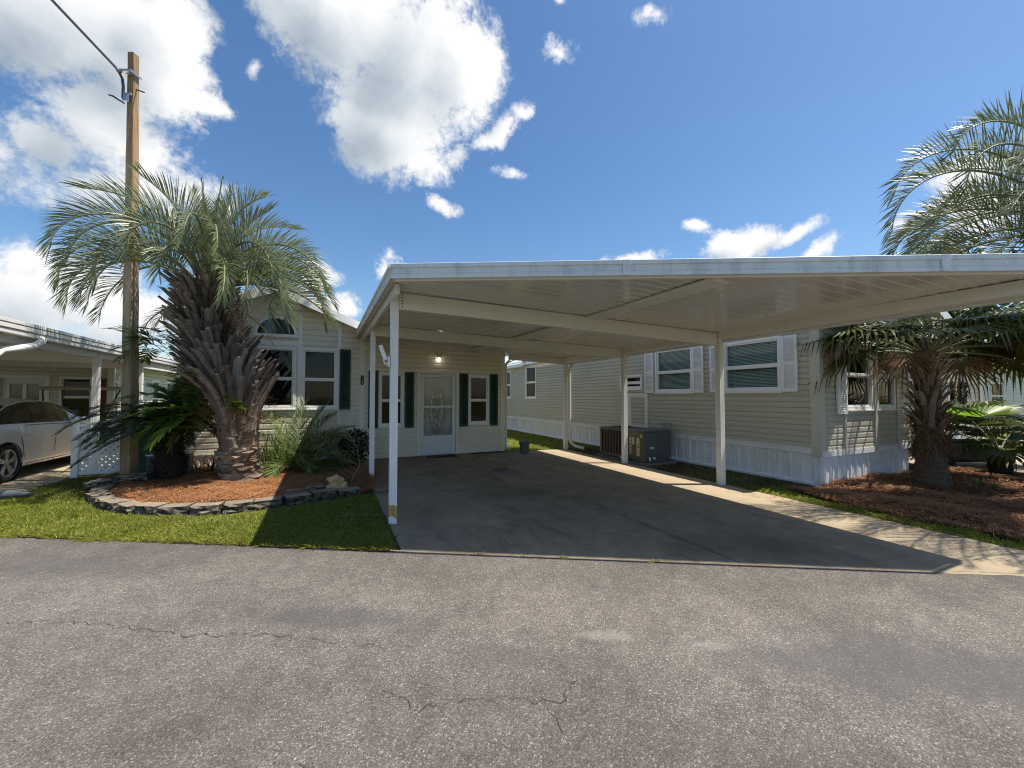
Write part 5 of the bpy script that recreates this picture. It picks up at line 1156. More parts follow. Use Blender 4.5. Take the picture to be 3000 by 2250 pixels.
for k in range(8): m.obox((cx+rad*.5*math.cos(k*PI/4), cy+rad*.5*math.sin(k*PI/4), z1+.006), (rad*.5*math.cos(k*PI/4), rad*.5*math.sin(k*PI/4), 0), (-.004*math.sin(k*PI/4), .004*math.cos(k*PI/4), 0), (0, 0, .003))
m.build('fan_guard', black_plastic, A)
m = MB(); fin = plain('coil_fins', (.03, .026, .022), .6, metal=.3, var=.3, vs=8, bmp=.2); m.box(x0+.03, x0+.05, y0+.56, y1-.05, z0+.02, z1-.05); m.build('coil', fin, A)
m = MB(); yy = y0+.62
while yy < y1-.05: m.box(x0, x0+.018, yy, yy+.022, z0, z1-.03); yy += .112
for z in (z0, z1-.06): m.box(x0, x0+.02, y0+.55, y1, z, z+.03)
m.build('coil_guard', plain('guard_bronze', (.11, .105, .095), .4, var=.1), A, bevel=.004)
lab = plain('label_buff', (.5, .45, .3), .6, var=.15, vs=16, bmp=0); m = MB()
for a, b, c, d in ((.14, .235, .40, .60), (.14, .235, .20, .385), (.31, .37, .44, .6), (.40, .475, .52, .60), (.40, .475, .43, .51), (.40, .475, .36, .42), (.40, .475, .28, .35), (.40, .475, .22, .27)): m.box(x0-.0075, x0-.004, y0+a, y0+b, z0+c-.12, z0+d-.12)
m.build('label_sheet', lab, A); m = MB()
for z in (.29, .33, .17, .12): m.box(x0-.0095, x0-.008, y0+.15, y0+.22, z0+z, z0+z+.012)
m.build('label_print', ac2, A); m = MB(); m.lathe([(0, .004), (.036, .004), (.04, 0)], (x0-.004, y0+.09, z1-.12), 20, (-1, 0, 0)); m.build('emblem', lab, A)
m = MB(); m.box(x0+.16, x0+.28, y0-.005, y0-.001, z0+.24, z0+.29); m.build('warning_label', plain('label_pale', (.5, .5, .48), .5), A)
m = MB(); m.tube([(x0+.12, y0-.01, z0+.06), (x0+.1, y0-.06, z0+.05), (x0+.1, y0-.07, z0)], .02, 8); m.tube([(x0+.25, y0-.0, z0+.04), (x0+.25, y0-.06, z0+.04)], .024, 8); m.tube([(x0-.02, y0+.5, .08), (x0-.05, y0+.62, .05), (x0-.03, y0+.75, .08), (x0, y0+.8, .1)], .016, 8); m.build('drain_pipe', white_paint, A, smooth=True)
m = MB(); m.box(x0-.08, x1+.05, y0-.12, y0+.5, -.03, .05); m.box(x0-.05, x1+.05, y0+.52, y1+.1, -.03, .045); m.box(x0+.05, x1-.05, y0+.05, y1-.05, .05, .1); m.build('pad', plain('pad_grey', (.16, .155, .14), .9, var=.2, bmp=.4), A, bevel=.01)
# grey lidded pail
B = thing('pail', 'grey lidded pail with wire handle at the far end of the driveway', 'bucket', (4.75, 9.62, 0)); m = MB(); c = V((4.75, 9.62, .002)); m.lathe([(0, 0), (.112, 0), (.116, .02), (.135, .27), (.142, .275), (.142, .29), (.13, .29)], c, 28); m.lathe([(.139, .235), (.147, .235), (.147, .25), (.139, .25)], c, 28); m.build('body', grey_pail, B, smooth=True)
m = MB(); m.lathe([(.15, .285), (.152, .30), (.14, .318), (.06, .33), (0, .332)], c, 28); m.build('lid', grey_pail, B, smooth=True)
m = MB(); m.tube([c+V((-.03, 0, .33)), c+V((-.025, 0, .365)), c+V((.025, 0, .365)), c+V((.03, 0, .33))], .009, 6); m.build('lid_knob', black_plastic, B)
m = MB(); m.tube([c+CR*(-.147*math.cos(PI*i/16))+UP*(.25+.165*math.sin(PI*i/16))+CF*.02 for i in range(17)], .004, 6); m.lathe([(0, .012), (.018, .01), (.018, 0)], c-CR*.143+UP*.25, 10, -CR); m.lathe([(0, .012), (.018, .01), (.018, 0)], c+CR*.143+UP*.25, 10, CR); m.build('bail_handle', black_plastic, B)
# ------------------------------------------------------------------ the house and carport on the left
N_ = thing('neighbour_house', 'pale sided house with white door and tall narrow side windows behind the car', 'house', (-8, 18, 0)); NY = 16.2; NXS = -6.05
D = Fr((0, NY), (1, 0), (0, -1)); m = MB(); siding(m, D, -14, NXS, 0, 2.75, .125, [(-8.42, -7.5, 0, 2.04), (-7.2, -6.5, .75, 2.08)]); m.build('wall', pale_siding, N_)
E_ = Fr((NXS, 0), (0, 1), (1, 0)); hs = [(16.95, 17.5, .95, 2.1), (17.75, 18.4, .95, 2.1), (19.1, 19.85, .95, 2.12), (20.5, 21.2, .95, 2.12)]; m = MB(); siding(m, E_, NY, 27, .0, 2.5, .125, hs); m.build('wall', pale_siding, N_)
for h in hs: window(E_, N_, *h, 1.45, blind=None, glass=tinted_glass)
m = MB(); D.ring(m, -8.5, -7.42, 0, 2.12, -.05, .04, .08, .01); fr0 = m.build('door_frame', white_paint, N_); m = MB(); D.ring(m, -8.42, -7.5, .01, 2.04, -.07, -.03, .16, .9); D.box(m, -8.0, -7.92, .9, 1.9, -.07, -.03); dr = m.build('door', door_white, N_, bevel=.004); m = MB(); D.quad(m, -8.27, -8.0, .9, 1.88, -.05); D.quad(m, -7.92, -7.66, .9, 1.88, -.05); m.build('pane', dark_glass, dr)
window(D, N_, -7.22, -6.48, .75, 2.1, 1.5, blind=None, glass=clear_glass)
m = MB(); D.box(m, -6.36, -6.18, .1, 2.05, .0, .05); m.build('storage_door', plain('red_board', (.14, .035, .018), .6, var=.2), N_); m = MB(); D.box(m, -6.16, -6.0, 0, 2.6, -.06, .03); m.build('corner_trim', white_paint, N_, bevel=.005)
m = MB(); m.box(-14, NXS-.5, NY+.55, 27, 0, 2.6); m.build('interior', dark_room, N_)
m = MB(); m.hexa([(-10, NY, 3.7), (NXS+.4, NY, 2.50), (NXS+.4, 27, 2.50), (-10, 27, 3.7), (-10, NY, 3.78), (NXS+.4, NY, 2.58), (NXS+.4, 27, 2.58), (-10, 27, 3.78)]); rf = m.build('roof', roof_metal, N_); m = MB(); m.box(NXS+.38, NXS+.5, NY, 27, 2.44, 2.60); m.build('gutter', white_paint, rf, bevel=.01)
m = MB(); m.tube([(NXS+.42, NY+.25, 2.46), (NXS+.3, NY+.2, 2.3), (NXS+.06, NY+.15, 2.15), (NXS+.06, NY+.15, .1)], .05, 8); m.build('downspout', white_paint, N_)
m = MB(); 
for x in (-7.5, -7.25): m.lathe([(.03, 0), (.05, .1), (.075, .14), (.02, .15)], (x, NY-.14, 2.42), 12, (0, -1, -.3))
D.box(m, -7.46, -7.28, 2.4, 2.54, 0, .05); m.build('flood_lamp', white_paint, N_)
Q = thing('carport', 'white neighbouring carport over the parked car at the left edge', 'carport', (-7, 11, 0)); lx = -4.12
m = MB(); m.prism([(-11, 6.5), (lx-.1, 6.5), (lx-.1, NY), (-11, NY)], 2.42, 2.50); m.build('roof', deck_white, Q)
def fascia2(parent):
    m = MB()
    for n0, n1, z0, z1 in ((0, .10, 2.40, 2.47), (0, .115, 2.474, 2.535), (0, .095, 2.538, 2.548), (0, .12, 2.55, 2.60)): m.box(lx-.098, lx-.098+n1, 6.5, NY, z0, z1)
    m.build('gutter', white_paint, parent, bevel=.004)
fascia2(Q)
for y in (7.85, 10.85, 12.9):
    m = MB(); m.prism(fluted(-4.3, y), -.02, 2.42); m.build('post', white_paint, Q); m = MB(); m.box(-11, -4.355, y-.04, y+.04, 2.19, 2.415); m.build('beam', carport_white, Q, bevel=.005)
m = MB(); m.box(-4.34, -4.26, 6.6, NY-.05, 2.28, 2.415); m.build('side_rail', carport_white, Q)
m = MB(); m.tube([(-4.12, 8.75, 2.42), (-4.12, 8.72, 2.34), (-4.15, 8.6, 2.27), (-4.25, 8.15, 2.16), (-4.27, 8.03, 2.06), (-4.27, 8.0, .1)], .055, 10); m.build('downspout', white_paint, Q, smooth=True)

# ------------------------------------------------------------------ the silver car
paint = plain('silver_paint', (.74, .72, .67), .3, metal=.0, var=.02, vs=1, bmp=0, spec=.5, coat=.5)
CO = V((-6.02, 11.47, 0)); A_ = thing('parked_car', 'pale silver sedan parked nose-in under the left carport', 'car', CO)
ip = lambda x, T: float(np.interp(x, [a for a, _ in T], [b for _, b in T]))
ROOF = [(-2.38, .62), (-2.33, .98), (-2.2, 1.08), (-1.75, 1.13), (-1.55, 1.17), (-1.0, 1.38), (-.5, 1.455), (0, 1.465), (.35, 1.43), (.65, 1.33), (1.12, 1.06), (1.6, 1.0), (2.05, .90), (2.3, .74), (2.40, .55)]
BELT = [(-2.38, .60), (-2.3, .93), (-1.6, 1.0), (-.5, .975), (.6, .945), (1.15, .93), (2.0, .82), (2.3, .68), (2.4, .5)]
HALF = [(-2.4, .68), (-2.25, .82), (-1.8, .895), (-.5, .915), (.6, .915), (1.6, .89), (2.1, .79), (2.3, .66), (2.4, .52)]
RA, RW, FW, RR = .36, -1.36, 1.40, .335
def low(y):
    b = .225 if -1.7 < y < 1.8 else .28
    for c in (RW, FW):
        d = abs(y-c)
        if d < RA: b = max(b, RR+math.sqrt(RA*RA-d*d)*.98)
    return b
ys = sorted(set([round(-2.4+i*.08, 4) for i in range(61)]+[round(c+RA*math.cos(PI*i/16), 4) for c in (RW, FW) for i in range(17)]+[c+s*(RA+.004) for c in (RW, FW) for s in (-1, 1)]))
ys = [y for y in ys if -2.38 <= y <= 2.4]
def sect(y):
    w, zb, zr, lo = ip(y, HALF), ip(y, BELT), ip(y, ROOF), low(y); lo = min(lo, zb-.12); gh = max(0, zr-zb-.03); tw = .02+.30*min(1, gh/.42)
    pts = [(w*.80, .22), (w*.955, min(lo, .26) if lo < .3 else lo)]
    for f, k in ((.0, .968), (.12, .985), (.3, .978), (.5, .99), (.68, 1.0), (.80, .985), (.86, .978), (1, .945)): pts.append((w*k, lo+(zb-lo)*f))
    pts.append((w*.935, zb+.015+gh*.02))
    for f in (.35, .7, 1.0): pts.append((w*(.93-tw*f*.72-.05*f*f*tw), zb+.015+gh*.92*f))
    pts += [(w*(.93-tw)*.78, zr-.012), (w*.35, zr), (0, zr+.004)]
    return [(x, y, z) for x, z in pts]
def car_side(yl):
    return [sect(y) for y in yl]
rows = car_side(ys); npt = len(rows[0]); body = MB(); glass = MB(); blk = MB()
def cpt(p, sg): return (CO.x+sg*p[0], CO.y+p[1], CO.z+p[2])
BI = 10   # first greenhouse row (just above the belt)
WIN = [(-1.46, -.98), (-.93, -.10), (-.03, .86)]
for i in range(len(ys)-1):
    yc = (ys[i]+ys[i+1])/2; gh = ip(yc, ROOF)-ip(yc, BELT)
    for k in range(npt-1):
        tgt = body
        if BI <= k < BI+3 and gh > .16 and -1.5 < yc < 1.02:
            tgt = glass; glass.mi = 1 if (-.115 < yc < -.02 or -.985 < yc < -.94) else 0
        if k >= BI+3 and ((.56 < yc < 1.10) or (-1.58 < yc < -.98)) : tgt = glass; glass.mi = 0
        if k == 0 and any(abs(yc-c) < RA for c in (RW, FW)): continue
        for sg in (1, -1): tgt.face([cpt(rows[i][k], sg), cpt(rows[i+1][k], sg), cpt(rows[i+1][k+1], sg), cpt(rows[i][k+1], sg)])
for rws in (rows[0], rows[-1]): body.face([cpt(p, 1) for p in rws]+[cpt(p, -1) for p in reversed(rws)])
def weld(o):
    bm = bmesh.new(); bm.from_mesh(o.data); bmesh.ops.remove_doubles(bm, verts=bm.verts, dist=.0008); bm.to_mesh(o.data); bm.free(); o.data.polygons.foreach_set('use_smooth', [True]*len(o.data.polygons)); return o
weld(body.build('body', paint, A_)); weld(glass.build('windows', [car_glass, black_plastic], A_))
def side_line(pts, rad, name, mat):   # follows the flank: (y, fraction up the side)
    P = []
    for y, f in pts:
        s = sect(y)
        lo, zb = s[2][2], s[9][2]; z = lo+(zb-lo)*f; x = float(np.interp(z, [p[2] for p in s[2:10]], [p[0] for p in s[2:10]])); P.append((CO.x+x+.0015, CO.y+y, z))
    m = MB(); m.tube(P, rad, 5); return m.build(name, mat, A_)
seam = [(-.07, 0), (-.07, .3), (-.075, .6), (-.08, 1)]; side_line(seam, .0045, 'door_seam', black_plastic); side_line([(.98, 0), (1.0, .3), (1.0, .7), (.93, 1)], .0045, 'door_seam', black_plastic)
side_line([(-.86, .0), (-.96, .25), (-1.0, .5), (-1.12, .8), (-1.14, 1)], .0045, 'door_seam', black_plastic); side_line([(-.9, .98), (-.4, .985), (.3, .985), (.95, .98)], .007, 'belt_trim', black_plastic)
side_line([(-.88, .07), (-.4, .05), (.3, .05), (.95, .07)], .006, 'sill_line', black_plastic)
P = []
for y in np.linspace(-1.5, 1.0, 24): s = sect(float(y)); P.append((CO.x+s[13][0]+.004, CO.y+float(y), s[13][2]+.004))
m = MB(); m.tube(P, .009, 5); m.build('window_trim', steel, A_)
for y in (-.86, .12):
    s = sect(y); m = MB(); z = .80; x = CO.x+float(np.interp(z, [p[2] for p in s[2:10]], [p[0] for p in s[2:10]])); m.tube([(x, CO.y+y-.11, z), (x+.03, CO.y+y-.09, z+.003), (x+.034, CO.y+y, z+.005), (x+.03, CO.y+y+.09, z+.003), (x, CO.y+y+.11, z)], [.01, .014, .016, .014, .01], 8); m.build('door_handle', paint, A_, smooth=True)
m = MB(); c = CO+V((1.0, .78, .99)); m.lathe([(0, -.06), (.06, -.05), (.085, -.01), (.08, .03), (.06, .05)], c, 16, (.15, -1, 0)); m.tube([c-V((.0, -.02, .02)), c-V((.12, -.06, .05))], .02, 6)
mi_ = m.build('mirror', paint, A_, smooth=True); mi_.scale = (1, 1, 1); m = MB(); m.lathe([(.062, .052), (0, .054)], c, 16, (.15, -1, 0)); m.build('mirror_glass', plain('mirror_face', (.8, .8, .8), .03, metal=1, var=0.01, bmp=0), mi_)
rim_m = plain('alloy', (.55, .55, .54), .3, metal=.8, var=.06); 
for c, sg in ((RW, 1), (FW, 1), (RW, -1), (FW, -1)):
    ctr = CO+V((sg*.80, c, RR)); ax = V((sg, 0, 0)); m = MB(); m.lathe([(.215, -.10), (.30, -.11), (.33, -.085), (.336, 0), (.33, .07), (.31, .098), (.275, .105), (.235, .095), (.225, .08)], ctr, 36, ax); wh = m.build('wheel', black_rubber, A_, smooth=True)
    m = MB(); m.lathe([(.228, .085), (.235, .09), (.225, .095), (.215, .085), (.205, -.06)], ctr, 36, ax); m.lathe([(0, .085), (.03, .083), (.045, .07), (.05, .04)], ctr, 20, ax)
    for k in range(5):
        a = 2*PI*k/5+.3
        for da in (-.16, .16):
            d0 = V((0, math.cos(a+da*2.2), math.sin(a+da*2.2))); d1 = V((0, math.cos(a+da*.8), math.sin(a+da*.8))); q = V((0, -d1.z, d1.y))
            p0, p1 = ctr+d0*.035, ctr+d1*.215; m.hexa([p0-q*.016+ax*.04, p1-q*.022+ax*.05, p1-q*.022+ax*.085, p0-q*.016+ax*.075, p0+q*.016+ax*.04, p1+q*.022+ax*.05, p1+q*.022+ax*.085, p0+q*.016+ax*.075])
    m.build('rim', rim_m, wh, bevel=.004); m = MB(); m.lathe([(0, .01), (.2, .01)], ctr, 24, ax); m.build('brake_disc', black_plastic, wh)
    m = MB(); m.lathe([(RA, -.2), (RA, .095)], ctr+V((0, 0, 0)), 30, ax); m.lathe([(0, -.19), (RA, -.19)], ctr, 30, ax); m.build('arch_liner', black_plastic, A_)
m = MB()
for x in (-.38, .38): m.box(CO.x+x-.23, CO.x+x+.23, CO.y-.15, CO.y-.02, .5, 1.02); m.box(CO.x+x-.22, CO.x+x+.22, CO.y+.0, CO.y+.4, .42, .55); m.box(CO.x+x-.12, CO.x+x+.12, CO.y-.12, CO.y-.04, 1.03, 1.2)
m.box(CO.x-.65, CO.x+.65, CO.y-1.05, CO.y-.9, .5, 1.0); m.box(CO.x-.7, CO.x+.7, CO.y+.8, CO.y+1.1, .5, .95); m.build('seats', plain('seat_dark', (.05, .048, .045), .8), A_, bevel=.03)
m = MB(); m.box(CO.x-.8, CO.x+.8, CO.y-2.2, CO.y+2.2, .2, .24); m.build('underbody', black_plastic, A_)

# golf cart beyond the car
g0 = V((-6.0, 14.85, 0)); T = thing('golf_cart', 'golf cart with tan canopy parked beyond the car hood', 'golf cart', g0); tan = plain('canopy_tan', (.42, .37, .27), .55, var=.08); m = MB()
m.box(g0.x-.85, g0.x+.95, g0.y-.5, g0.y+.5, 1.68, 1.74); m.box(g0.x-.80, g0.x+.90, g0.y-.46, g0.y+.46, 1.742, 1.77); m.build('canopy', tan, T, bevel=.02)
for x, dx in ((-.75, .05), (.78, -.35)):
    for y in (-.42, .42): m = MB(); m.tube([g0+V((x, y, 1.69)), g0+V((x+dx, y, .85))], .018, 6); m.build('strut', black_plastic, T)
m = MB(); m.box(g0.x-.45, g0.x+.2, g0.y-.5, g0.y+.5, .55, .72); m.box(g0.x-.55, g0.x-.42, g0.y-.5, g0.y+.5, .72, 1.15); m.build('seat', black_plastic, T, bevel=.04)
m = MB(); m.hexa([V((g0.x+.6, g0.y-.5, .35)), V((g0.x+1.2, g0.y-.45, .35)), V((g0.x+1.2, g0.y+.45, .35)), V((g0.x+.6, g0.y+.5, .35)), V((g0.x+.6, g0.y-.48, .98)), V((g0.x+1.05, g0.y-.4, .75)), V((g0.x+1.05, g0.y+.4, .75)), V((g0.x+.6, g0.y+.48, .98))]); m.build('cowl', tan, T, bevel=.05)
m = MB(); m.box(g0.x-1.1, g0.x+.62, g0.y-.5, g0.y+.5, .28, .42); m.box(g0.x-1.1, g0.x-.5, g0.y-.5, g0.y+.5, .42, .7); m.build('body', tan, T, bevel=.03)
m = MB(); m.lathe([(.15, -.01), (.165, 0), (.15, .01), (.145, 0)], g0+V((.42, .22, 1.0)), 18, (-.7, 0, .7)); m.tube([g0+V((.42, .22, 1.0)), g0+V((.65, .22, .75))], .018, 6); m.build('steering_wheel', black_plastic, T)
for x in (-.75, .85):
    for y in (-.45, .45): m = MB(); m.lathe([(0, -.08), (.14, -.09), (.22, -.07), (.23, 0), (.22, .07), (.14, .09), (0, .08)], g0+V((x, y, .225)), 20, (0, 1, 0)); m.build('wheel', black_rubber, T, smooth=True)

# ------------------------------------------------------------------ beyond the fan palms on the right
T = thing('house', 'beige house with a wreath on its white door at the far right', 'house', (15, 5.2, 0)); J = Fr((0, 5.1), (1, 0), (0, -1)); m = MB(); siding(m, J, 12.1, 17.6, .0, 2.95, .125, [(15.62, 16.75, .25, 2.2)]); m.build('wall', khaki_siding, T)
m = MB(); siding(m, Fr((17.6, 5.1), (0, 1), (1, 0)), 0, 9, 0, 2.95, .125); siding(m, Fr((12.1, 5.1), (0, 1), (-1, 0)), 0, 9, 0, 2.95, .125); m.build('wall', khaki_siding, T)
m = MB(); J.ring(m, 15.55, 16.82, .2, 2.28, -.06, .04, .1, .04); m.build('door_frame', white_paint, T, bevel=.005); m = MB(); J.ring(m, 15.65, 16.72, .25, 2.18, -.07, -.02, .13, .2); J.box(m, 15.78, 16.59, .45, 1.0, -.06, -.03); d_ = m.build('door', door_white, T, bevel=.005); m = MB(); J.quad(m, 15.78, 16.59, 1.0, 2.05, -.045); m.build('pane', dark_glass, d_)
m = MB(); m.box(15.5, 16.9, 5.6, 6, .2, 2.3); m.build('interior', dark_room, T); m = MB(); m.box(17.53, 17.70, 5.03, 5.12, 0, 2.95); m.box(12.02, 12.2, 5.03, 5.12, 0, 2.95); m.build('corner_trim', khaki_trim, T, bevel=.004); m = MB(); m.box(15.4, 17, 4.3, 5.09, -.02, .2); m.build('step', concrete_pale, T, bevel=.01)
m = MB(); m.hexa([(11.9, 4.7, 2.98), (17.9, 4.7, 2.98), (17.9, 14, 2.98), (11.9, 14, 2.98), (11.9, 4.7, 3.08), (17.9, 4.7, 3.08), (17.9, 14, 3.3), (11.9, 14, 3.3)]); m.build('roof', roof_metal, T)
r = random.Random(44); T = thing('wreath', 'dark leafy wreath hanging on the white door', 'wreath', (16.3, 5.0, 1.62)); m = MB()
for i in range(420):
    a = r.uniform(0, 2*PI); rad = .24+r.gauss(0, .05); p = V((16.3+rad*math.cos(a), 5.06-abs(r.gauss(0, .05)), 1.62+rad*math.sin(a))); d = V((r.gauss(0, 1), -abs(r.gauss(0, .6)), r.gauss(0, 1))).normalized(); strip(m, p, d, d.orthogonal().normalized(), r.uniform(.06, .12), .016, .1)
m.build('leaves', shrub_leaf, T)
T = thing('house', 'white sided house farthest away at the right edge', 'house', (27, 8, 0)); J = Fr((0, 8), (1, 0), (0, -1)); m = MB(); siding(m, J, 20, 36, 0, 3, .14, [(29.0, 30.6, .9, 2.2)]); m.build('wall', white_siding, T); window(J, T, 29.0, 30.6, .9, 2.2, 1.55); m = MB(); J.box(m, 26.9, 27.2, 0, 3, 0, .05); m.build('batten', white_paint, T)
m = MB(); m.hexa([(19.6, 7.5, 3.0), (36.4, 7.5, 3.0), (36.4, 16, 3.0), (19.6, 16, 3.0), (19.6, 7.5, 3.1), (36.4, 7.5, 3.1), (36.4, 12, 4.6), (19.6, 12, 4.6)]); m.build('roof', roof_metal, T)
T = thing('covered_trailer', 'low black covered box standing behind the young fan palm', 'trailer', (12.6, 3.9, 0)); m = MB(); c = V((12.55, 3.9, 0)); ax, ay = V((.91, -.41, 0)), V((.41, .91, 0))
P4 = [c-ax*.85-ay*.3, c+ax*.85-ay*.3, c+ax*.85+ay*.3, c-ax*.85+ay*.3]; m.hexa([p+UP*.12 for p in P4]+[c+(p-c)*.95+UP*.56 for p in P4]); m.build('cover', black_plastic, T, bevel=.06)
for s_ in (-.6, .6): m = MB(); m.lathe([(0, -.05), (.1, -.05), (.12, 0), (.1, .05), (0, .05)], c+ax*s_+ay*-.27+UP*.12, 14, ay); m.build('wheel', black_rubber, T)
T = thing('patio_chair', 'teal slatted chair on the pale patio at the right edge', 'chair', (13.7, 3.1, 0)); teal = plain('teal_paint', (.03, .16, .16), .45, var=.15); c = V((13.75, 3.15, 0)); ax, ay = V((.8, -.6, 0)), V((-.6, -.8, 0))
m = MB()
for k in range(5): q = c+ay*(.25-.11*k)+UP*(.40-.02*k); m.obox(q, ax*.26, ay*.045, UP*.012)
m.build('seat', teal, T)
m = MB()
for k in range(5): q = c+ax*(-.22+.11*k)-ay*.32+UP*(.72); m.obox(q, ax*.045, UP*.012+ay*.012, UP*(.38-.03*abs(k-2))-ay*.13)
m.build('backrest', teal, T)
for s_ in (-1, 1):
    m = MB(); m.obox(c+ax*s_*.3+UP*.58+ay*.02, ax*.05, ay*.34, UP*.012); m.build('armrest', teal, T)
    m = MB(); m.obox(c+ax*s_*.29+ay*.28+UP*.28, ax*.02, ay*.04, UP*.29); m.build('leg', teal, T); m = MB(); m.obox(c+ax*s_*.29-ay*.3+UP*.26, ax*.02, ay*.04, UP*.27); m.build('leg', teal, T)

# road cracks
crack([(-3.0, 4.45), (-2.1, 3.98), (-1.4, 3.62), (-.75, 3.18), (-.3, 2.98), (.05, 2.72)], .0032, 1); crack([(.12, 2.72), (.32, 2.55), (.52, 2.5)], .0024, 2); crack([(.28, 2.2), (.42, 2.0), (.75, 1.92), (1.05, 1.75), (1.22, 1.84)], .002, 3); crack([(1.0, 1.75), (1.0, 1.55)], .002, 4); crack([(-.2, 1.95), (.1, 1.75), (.45, 1.62), (.6, 1.68)], .0018, 5); crack([(-6, 6.2), (-4.4, 5.3), (-3.0, 4.45)], .003, 7)

# ------------------------------------------------------------------ sky, sun, camera
EL = 64.3; AZ = 114.5
CLOUDS = [(-25.7,31.9,0.185,0.096,32,1),(-18.2,31.7,0.092,0.102,-11,1),(-21.5,24.9,0.092,0.08,-2,0.9),(-25.1,21.9,0.053,0.044,24,0.7),(-14.2,30.0,0.052,0.028,11,0.7),(-20.7,20.7,0.121,0.049,20,0.45),(-16.8,35.5,0.071,0.063,27,0.8),(0.9,41.8,0.165,0.108,-6,1),(10.7,40.0,0.159,0.136,9,1),(7.7,33.1,0.121,0.121,-30,1),(12.8,29.3,0.07,0.045,6,0.6),(-4.6,41.1,0.073,0.067,-20,0.8),(17.3,39.8,0.081,0.091,5,0.8),(22.7,34.5,0.067,0.019,38,0.5),(25.8,36.3,0.029,0.022,-1,0.5),(31.2,40.5,0.037,0.02,-4,0.42),(15.2,24.9,0.034,0.02,-20,0.45),(-8.2,34.8,0.013,0.01,20,0.3),(24.9,30.1,0.035,0.013,0,0.3),(17.4,30.9,0.038,0.018,43,0.35),(6.6,17.6,0.04,0.028,34,0.5),(-26.2,9.1,0.187,0.068,11,0.75),(-27.0,12.0,0.053,0.031,15,0.6),(-17.6,8.7,0.159,0.068,8,0.6),(2.3,11.7,0.045,0.042,5,0.55),(-1.4,15.1,0.057,0.03,7,0.5),(49.3,21.1,0.032,0.018,-29,0.5),(54.5,17.9,0.075,0.036,1,0.7),(60.2,18.2,0.054,0.016,28,0.5),(42.6,18.5,0.061,0.02,-6,0.55),(38.1,19.2,0.019,0.023,-5,0.35),(62.4,16.2,0.041,0.014,45,0.42),(31.9,44.9,0.017,0.01,-5,0.35),(43.8,43.3,0.024,0.011,-14,0.25),(73.6,20.8,0.048,0.03,-34,0.6),(70.1,18.0,0.038,0.023,10,0.55),(74.8,16.8,0.059,0.04,-19,0.6),(81.3,19.8,0.068,0.064,-27,0.8),(-33.6,22.4,0.101,0.122,31,0.9)]
wd = bpy.data.worlds.new('World'); S.world = wd; wd.use_nodes = True; nt = wd.node_tree; nt.nodes.clear()
grp = bpy.data.node_groups.new('cloud_field', 'ShaderNodeTree'); grp.interface.new_socket('Direction', in_out='INPUT', socket_type='NodeSocketVector'); grp.interface.new_socket('Density', in_out='OUTPUT', socket_type='NodeSocketFloat'); grp.interface.new_socket('Soft', in_out='OUTPUT', socket_type='NodeSocketFloat')
gi = grp.nodes.new('NodeGroupInput'); go = grp.nodes.new('NodeGroupOutput'); dv = gi.outputs[0]; acc = None
wn = nn(grp, 'ShaderNodeTexNoise'); wn.inputs['Scale'].default_value = 5; wn.inputs['Detail'].default_value = 3; grp.links.new(dv, wn.inputs['Vector'])
def vm(op, a, b=None):
    n = grp.nodes.new('ShaderNodeVectorMath'); n.operation = op
    for i, x in enumerate((a, b)):
        if x is None: continue
        if hasattr(x, 'node'): grp.links.new(x, n.inputs[i])
        else: n.inputs[i].default_value = x
    return n
wv_ = vm('MULTIPLY_ADD', wn.outputs['Color']); wv_.inputs[1].default_value = (.09, .09, .09); grp.links.new(vm('ADD', dv, (-.045, -.045, -.045)).outputs[0], wv_.inputs[2]); dw = wv_.outputs[0]
for az, el, ra, rb, rot, wt in CLOUDS:
    a, e, q = R(az), R(el), R(rot); c = V((math.sin(a)*math.cos(e), math.cos(a)*math.cos(e), math.sin(e))); h = V((c.y, -c.x, 0)).normalized(); v = h.cross(c); v = -v if v.z < 0 else v
    A = (h*math.cos(q)+v*math.sin(q))/ra; B = (v*math.cos(q)-h*math.sin(q))/rb
    cx = nn(grp, 'ShaderNodeCombineXYZ'); grp.links.new(vm('DOT_PRODUCT', dw, tuple(A)).outputs['Value'], cx.inputs[0]); grp.links.new(vm('DOT_PRODUCT', dw, tuple(B)).outputs['Value'], cx.inputs[1])
    f = math_(grp, 'MULTIPLY_ADD', vm('LENGTH', cx.outputs[0]).outputs['Value'], -wt, wt)
    acc = f if acc is None else math_(grp, 'SMOOTH_MAX', acc, f, .18)
n1 = noise(grp, dv, 8, 9, .6, .35); n2 = noise(grp, dv, 32, 7, .62, .3); n3 = noise(grp, dv, 85, 6, .65, .4)
d_ = math_(grp, 'ADD', math_(grp, 'MULTIPLY_ADD', n1, 1.25, -.62), math_(grp, 'MULTIPLY_ADD', n2, .62, -.31))
d_ = math_(grp, 'ADD', d_, math_(grp, 'MULTIPLY_ADD', n3, .5, -.25)); base_ = math_(grp, 'MAXIMUM', acc, -1.2)
grp.links.new(math_(grp, 'ADD', base_, d_), go.inputs[0]); grp.links.new(math_(grp, 'ADD', base_, math_(grp, 'MULTIPLY_ADD', n1, .9, -.45)), go.inputs[1])
tc = nn(nt, 'ShaderNodeTexCoord'); D0 = tc.outputs['Generated']
def cf(vec): n = nt.nodes.new('ShaderNodeGroup'); n.node_tree = grp; nt.links.new(vec, n.inputs[0]); return n.outputs
sd = V((math.cos(R(EL))*math.cos(YAW), -math.cos(R(EL))*math.sin(YAW), math.sin(R(EL))))
sh = nt.nodes.new('ShaderNodeVectorMath'); sh.operation = 'ADD'; nt.links.new(D0, sh.inputs[0]); sh.inputs[1].default_value = tuple((CR*.85+UP*.5)*.085)
d0, s0 = cf(D0); d1, s1 = cf(sh.outputs[0])
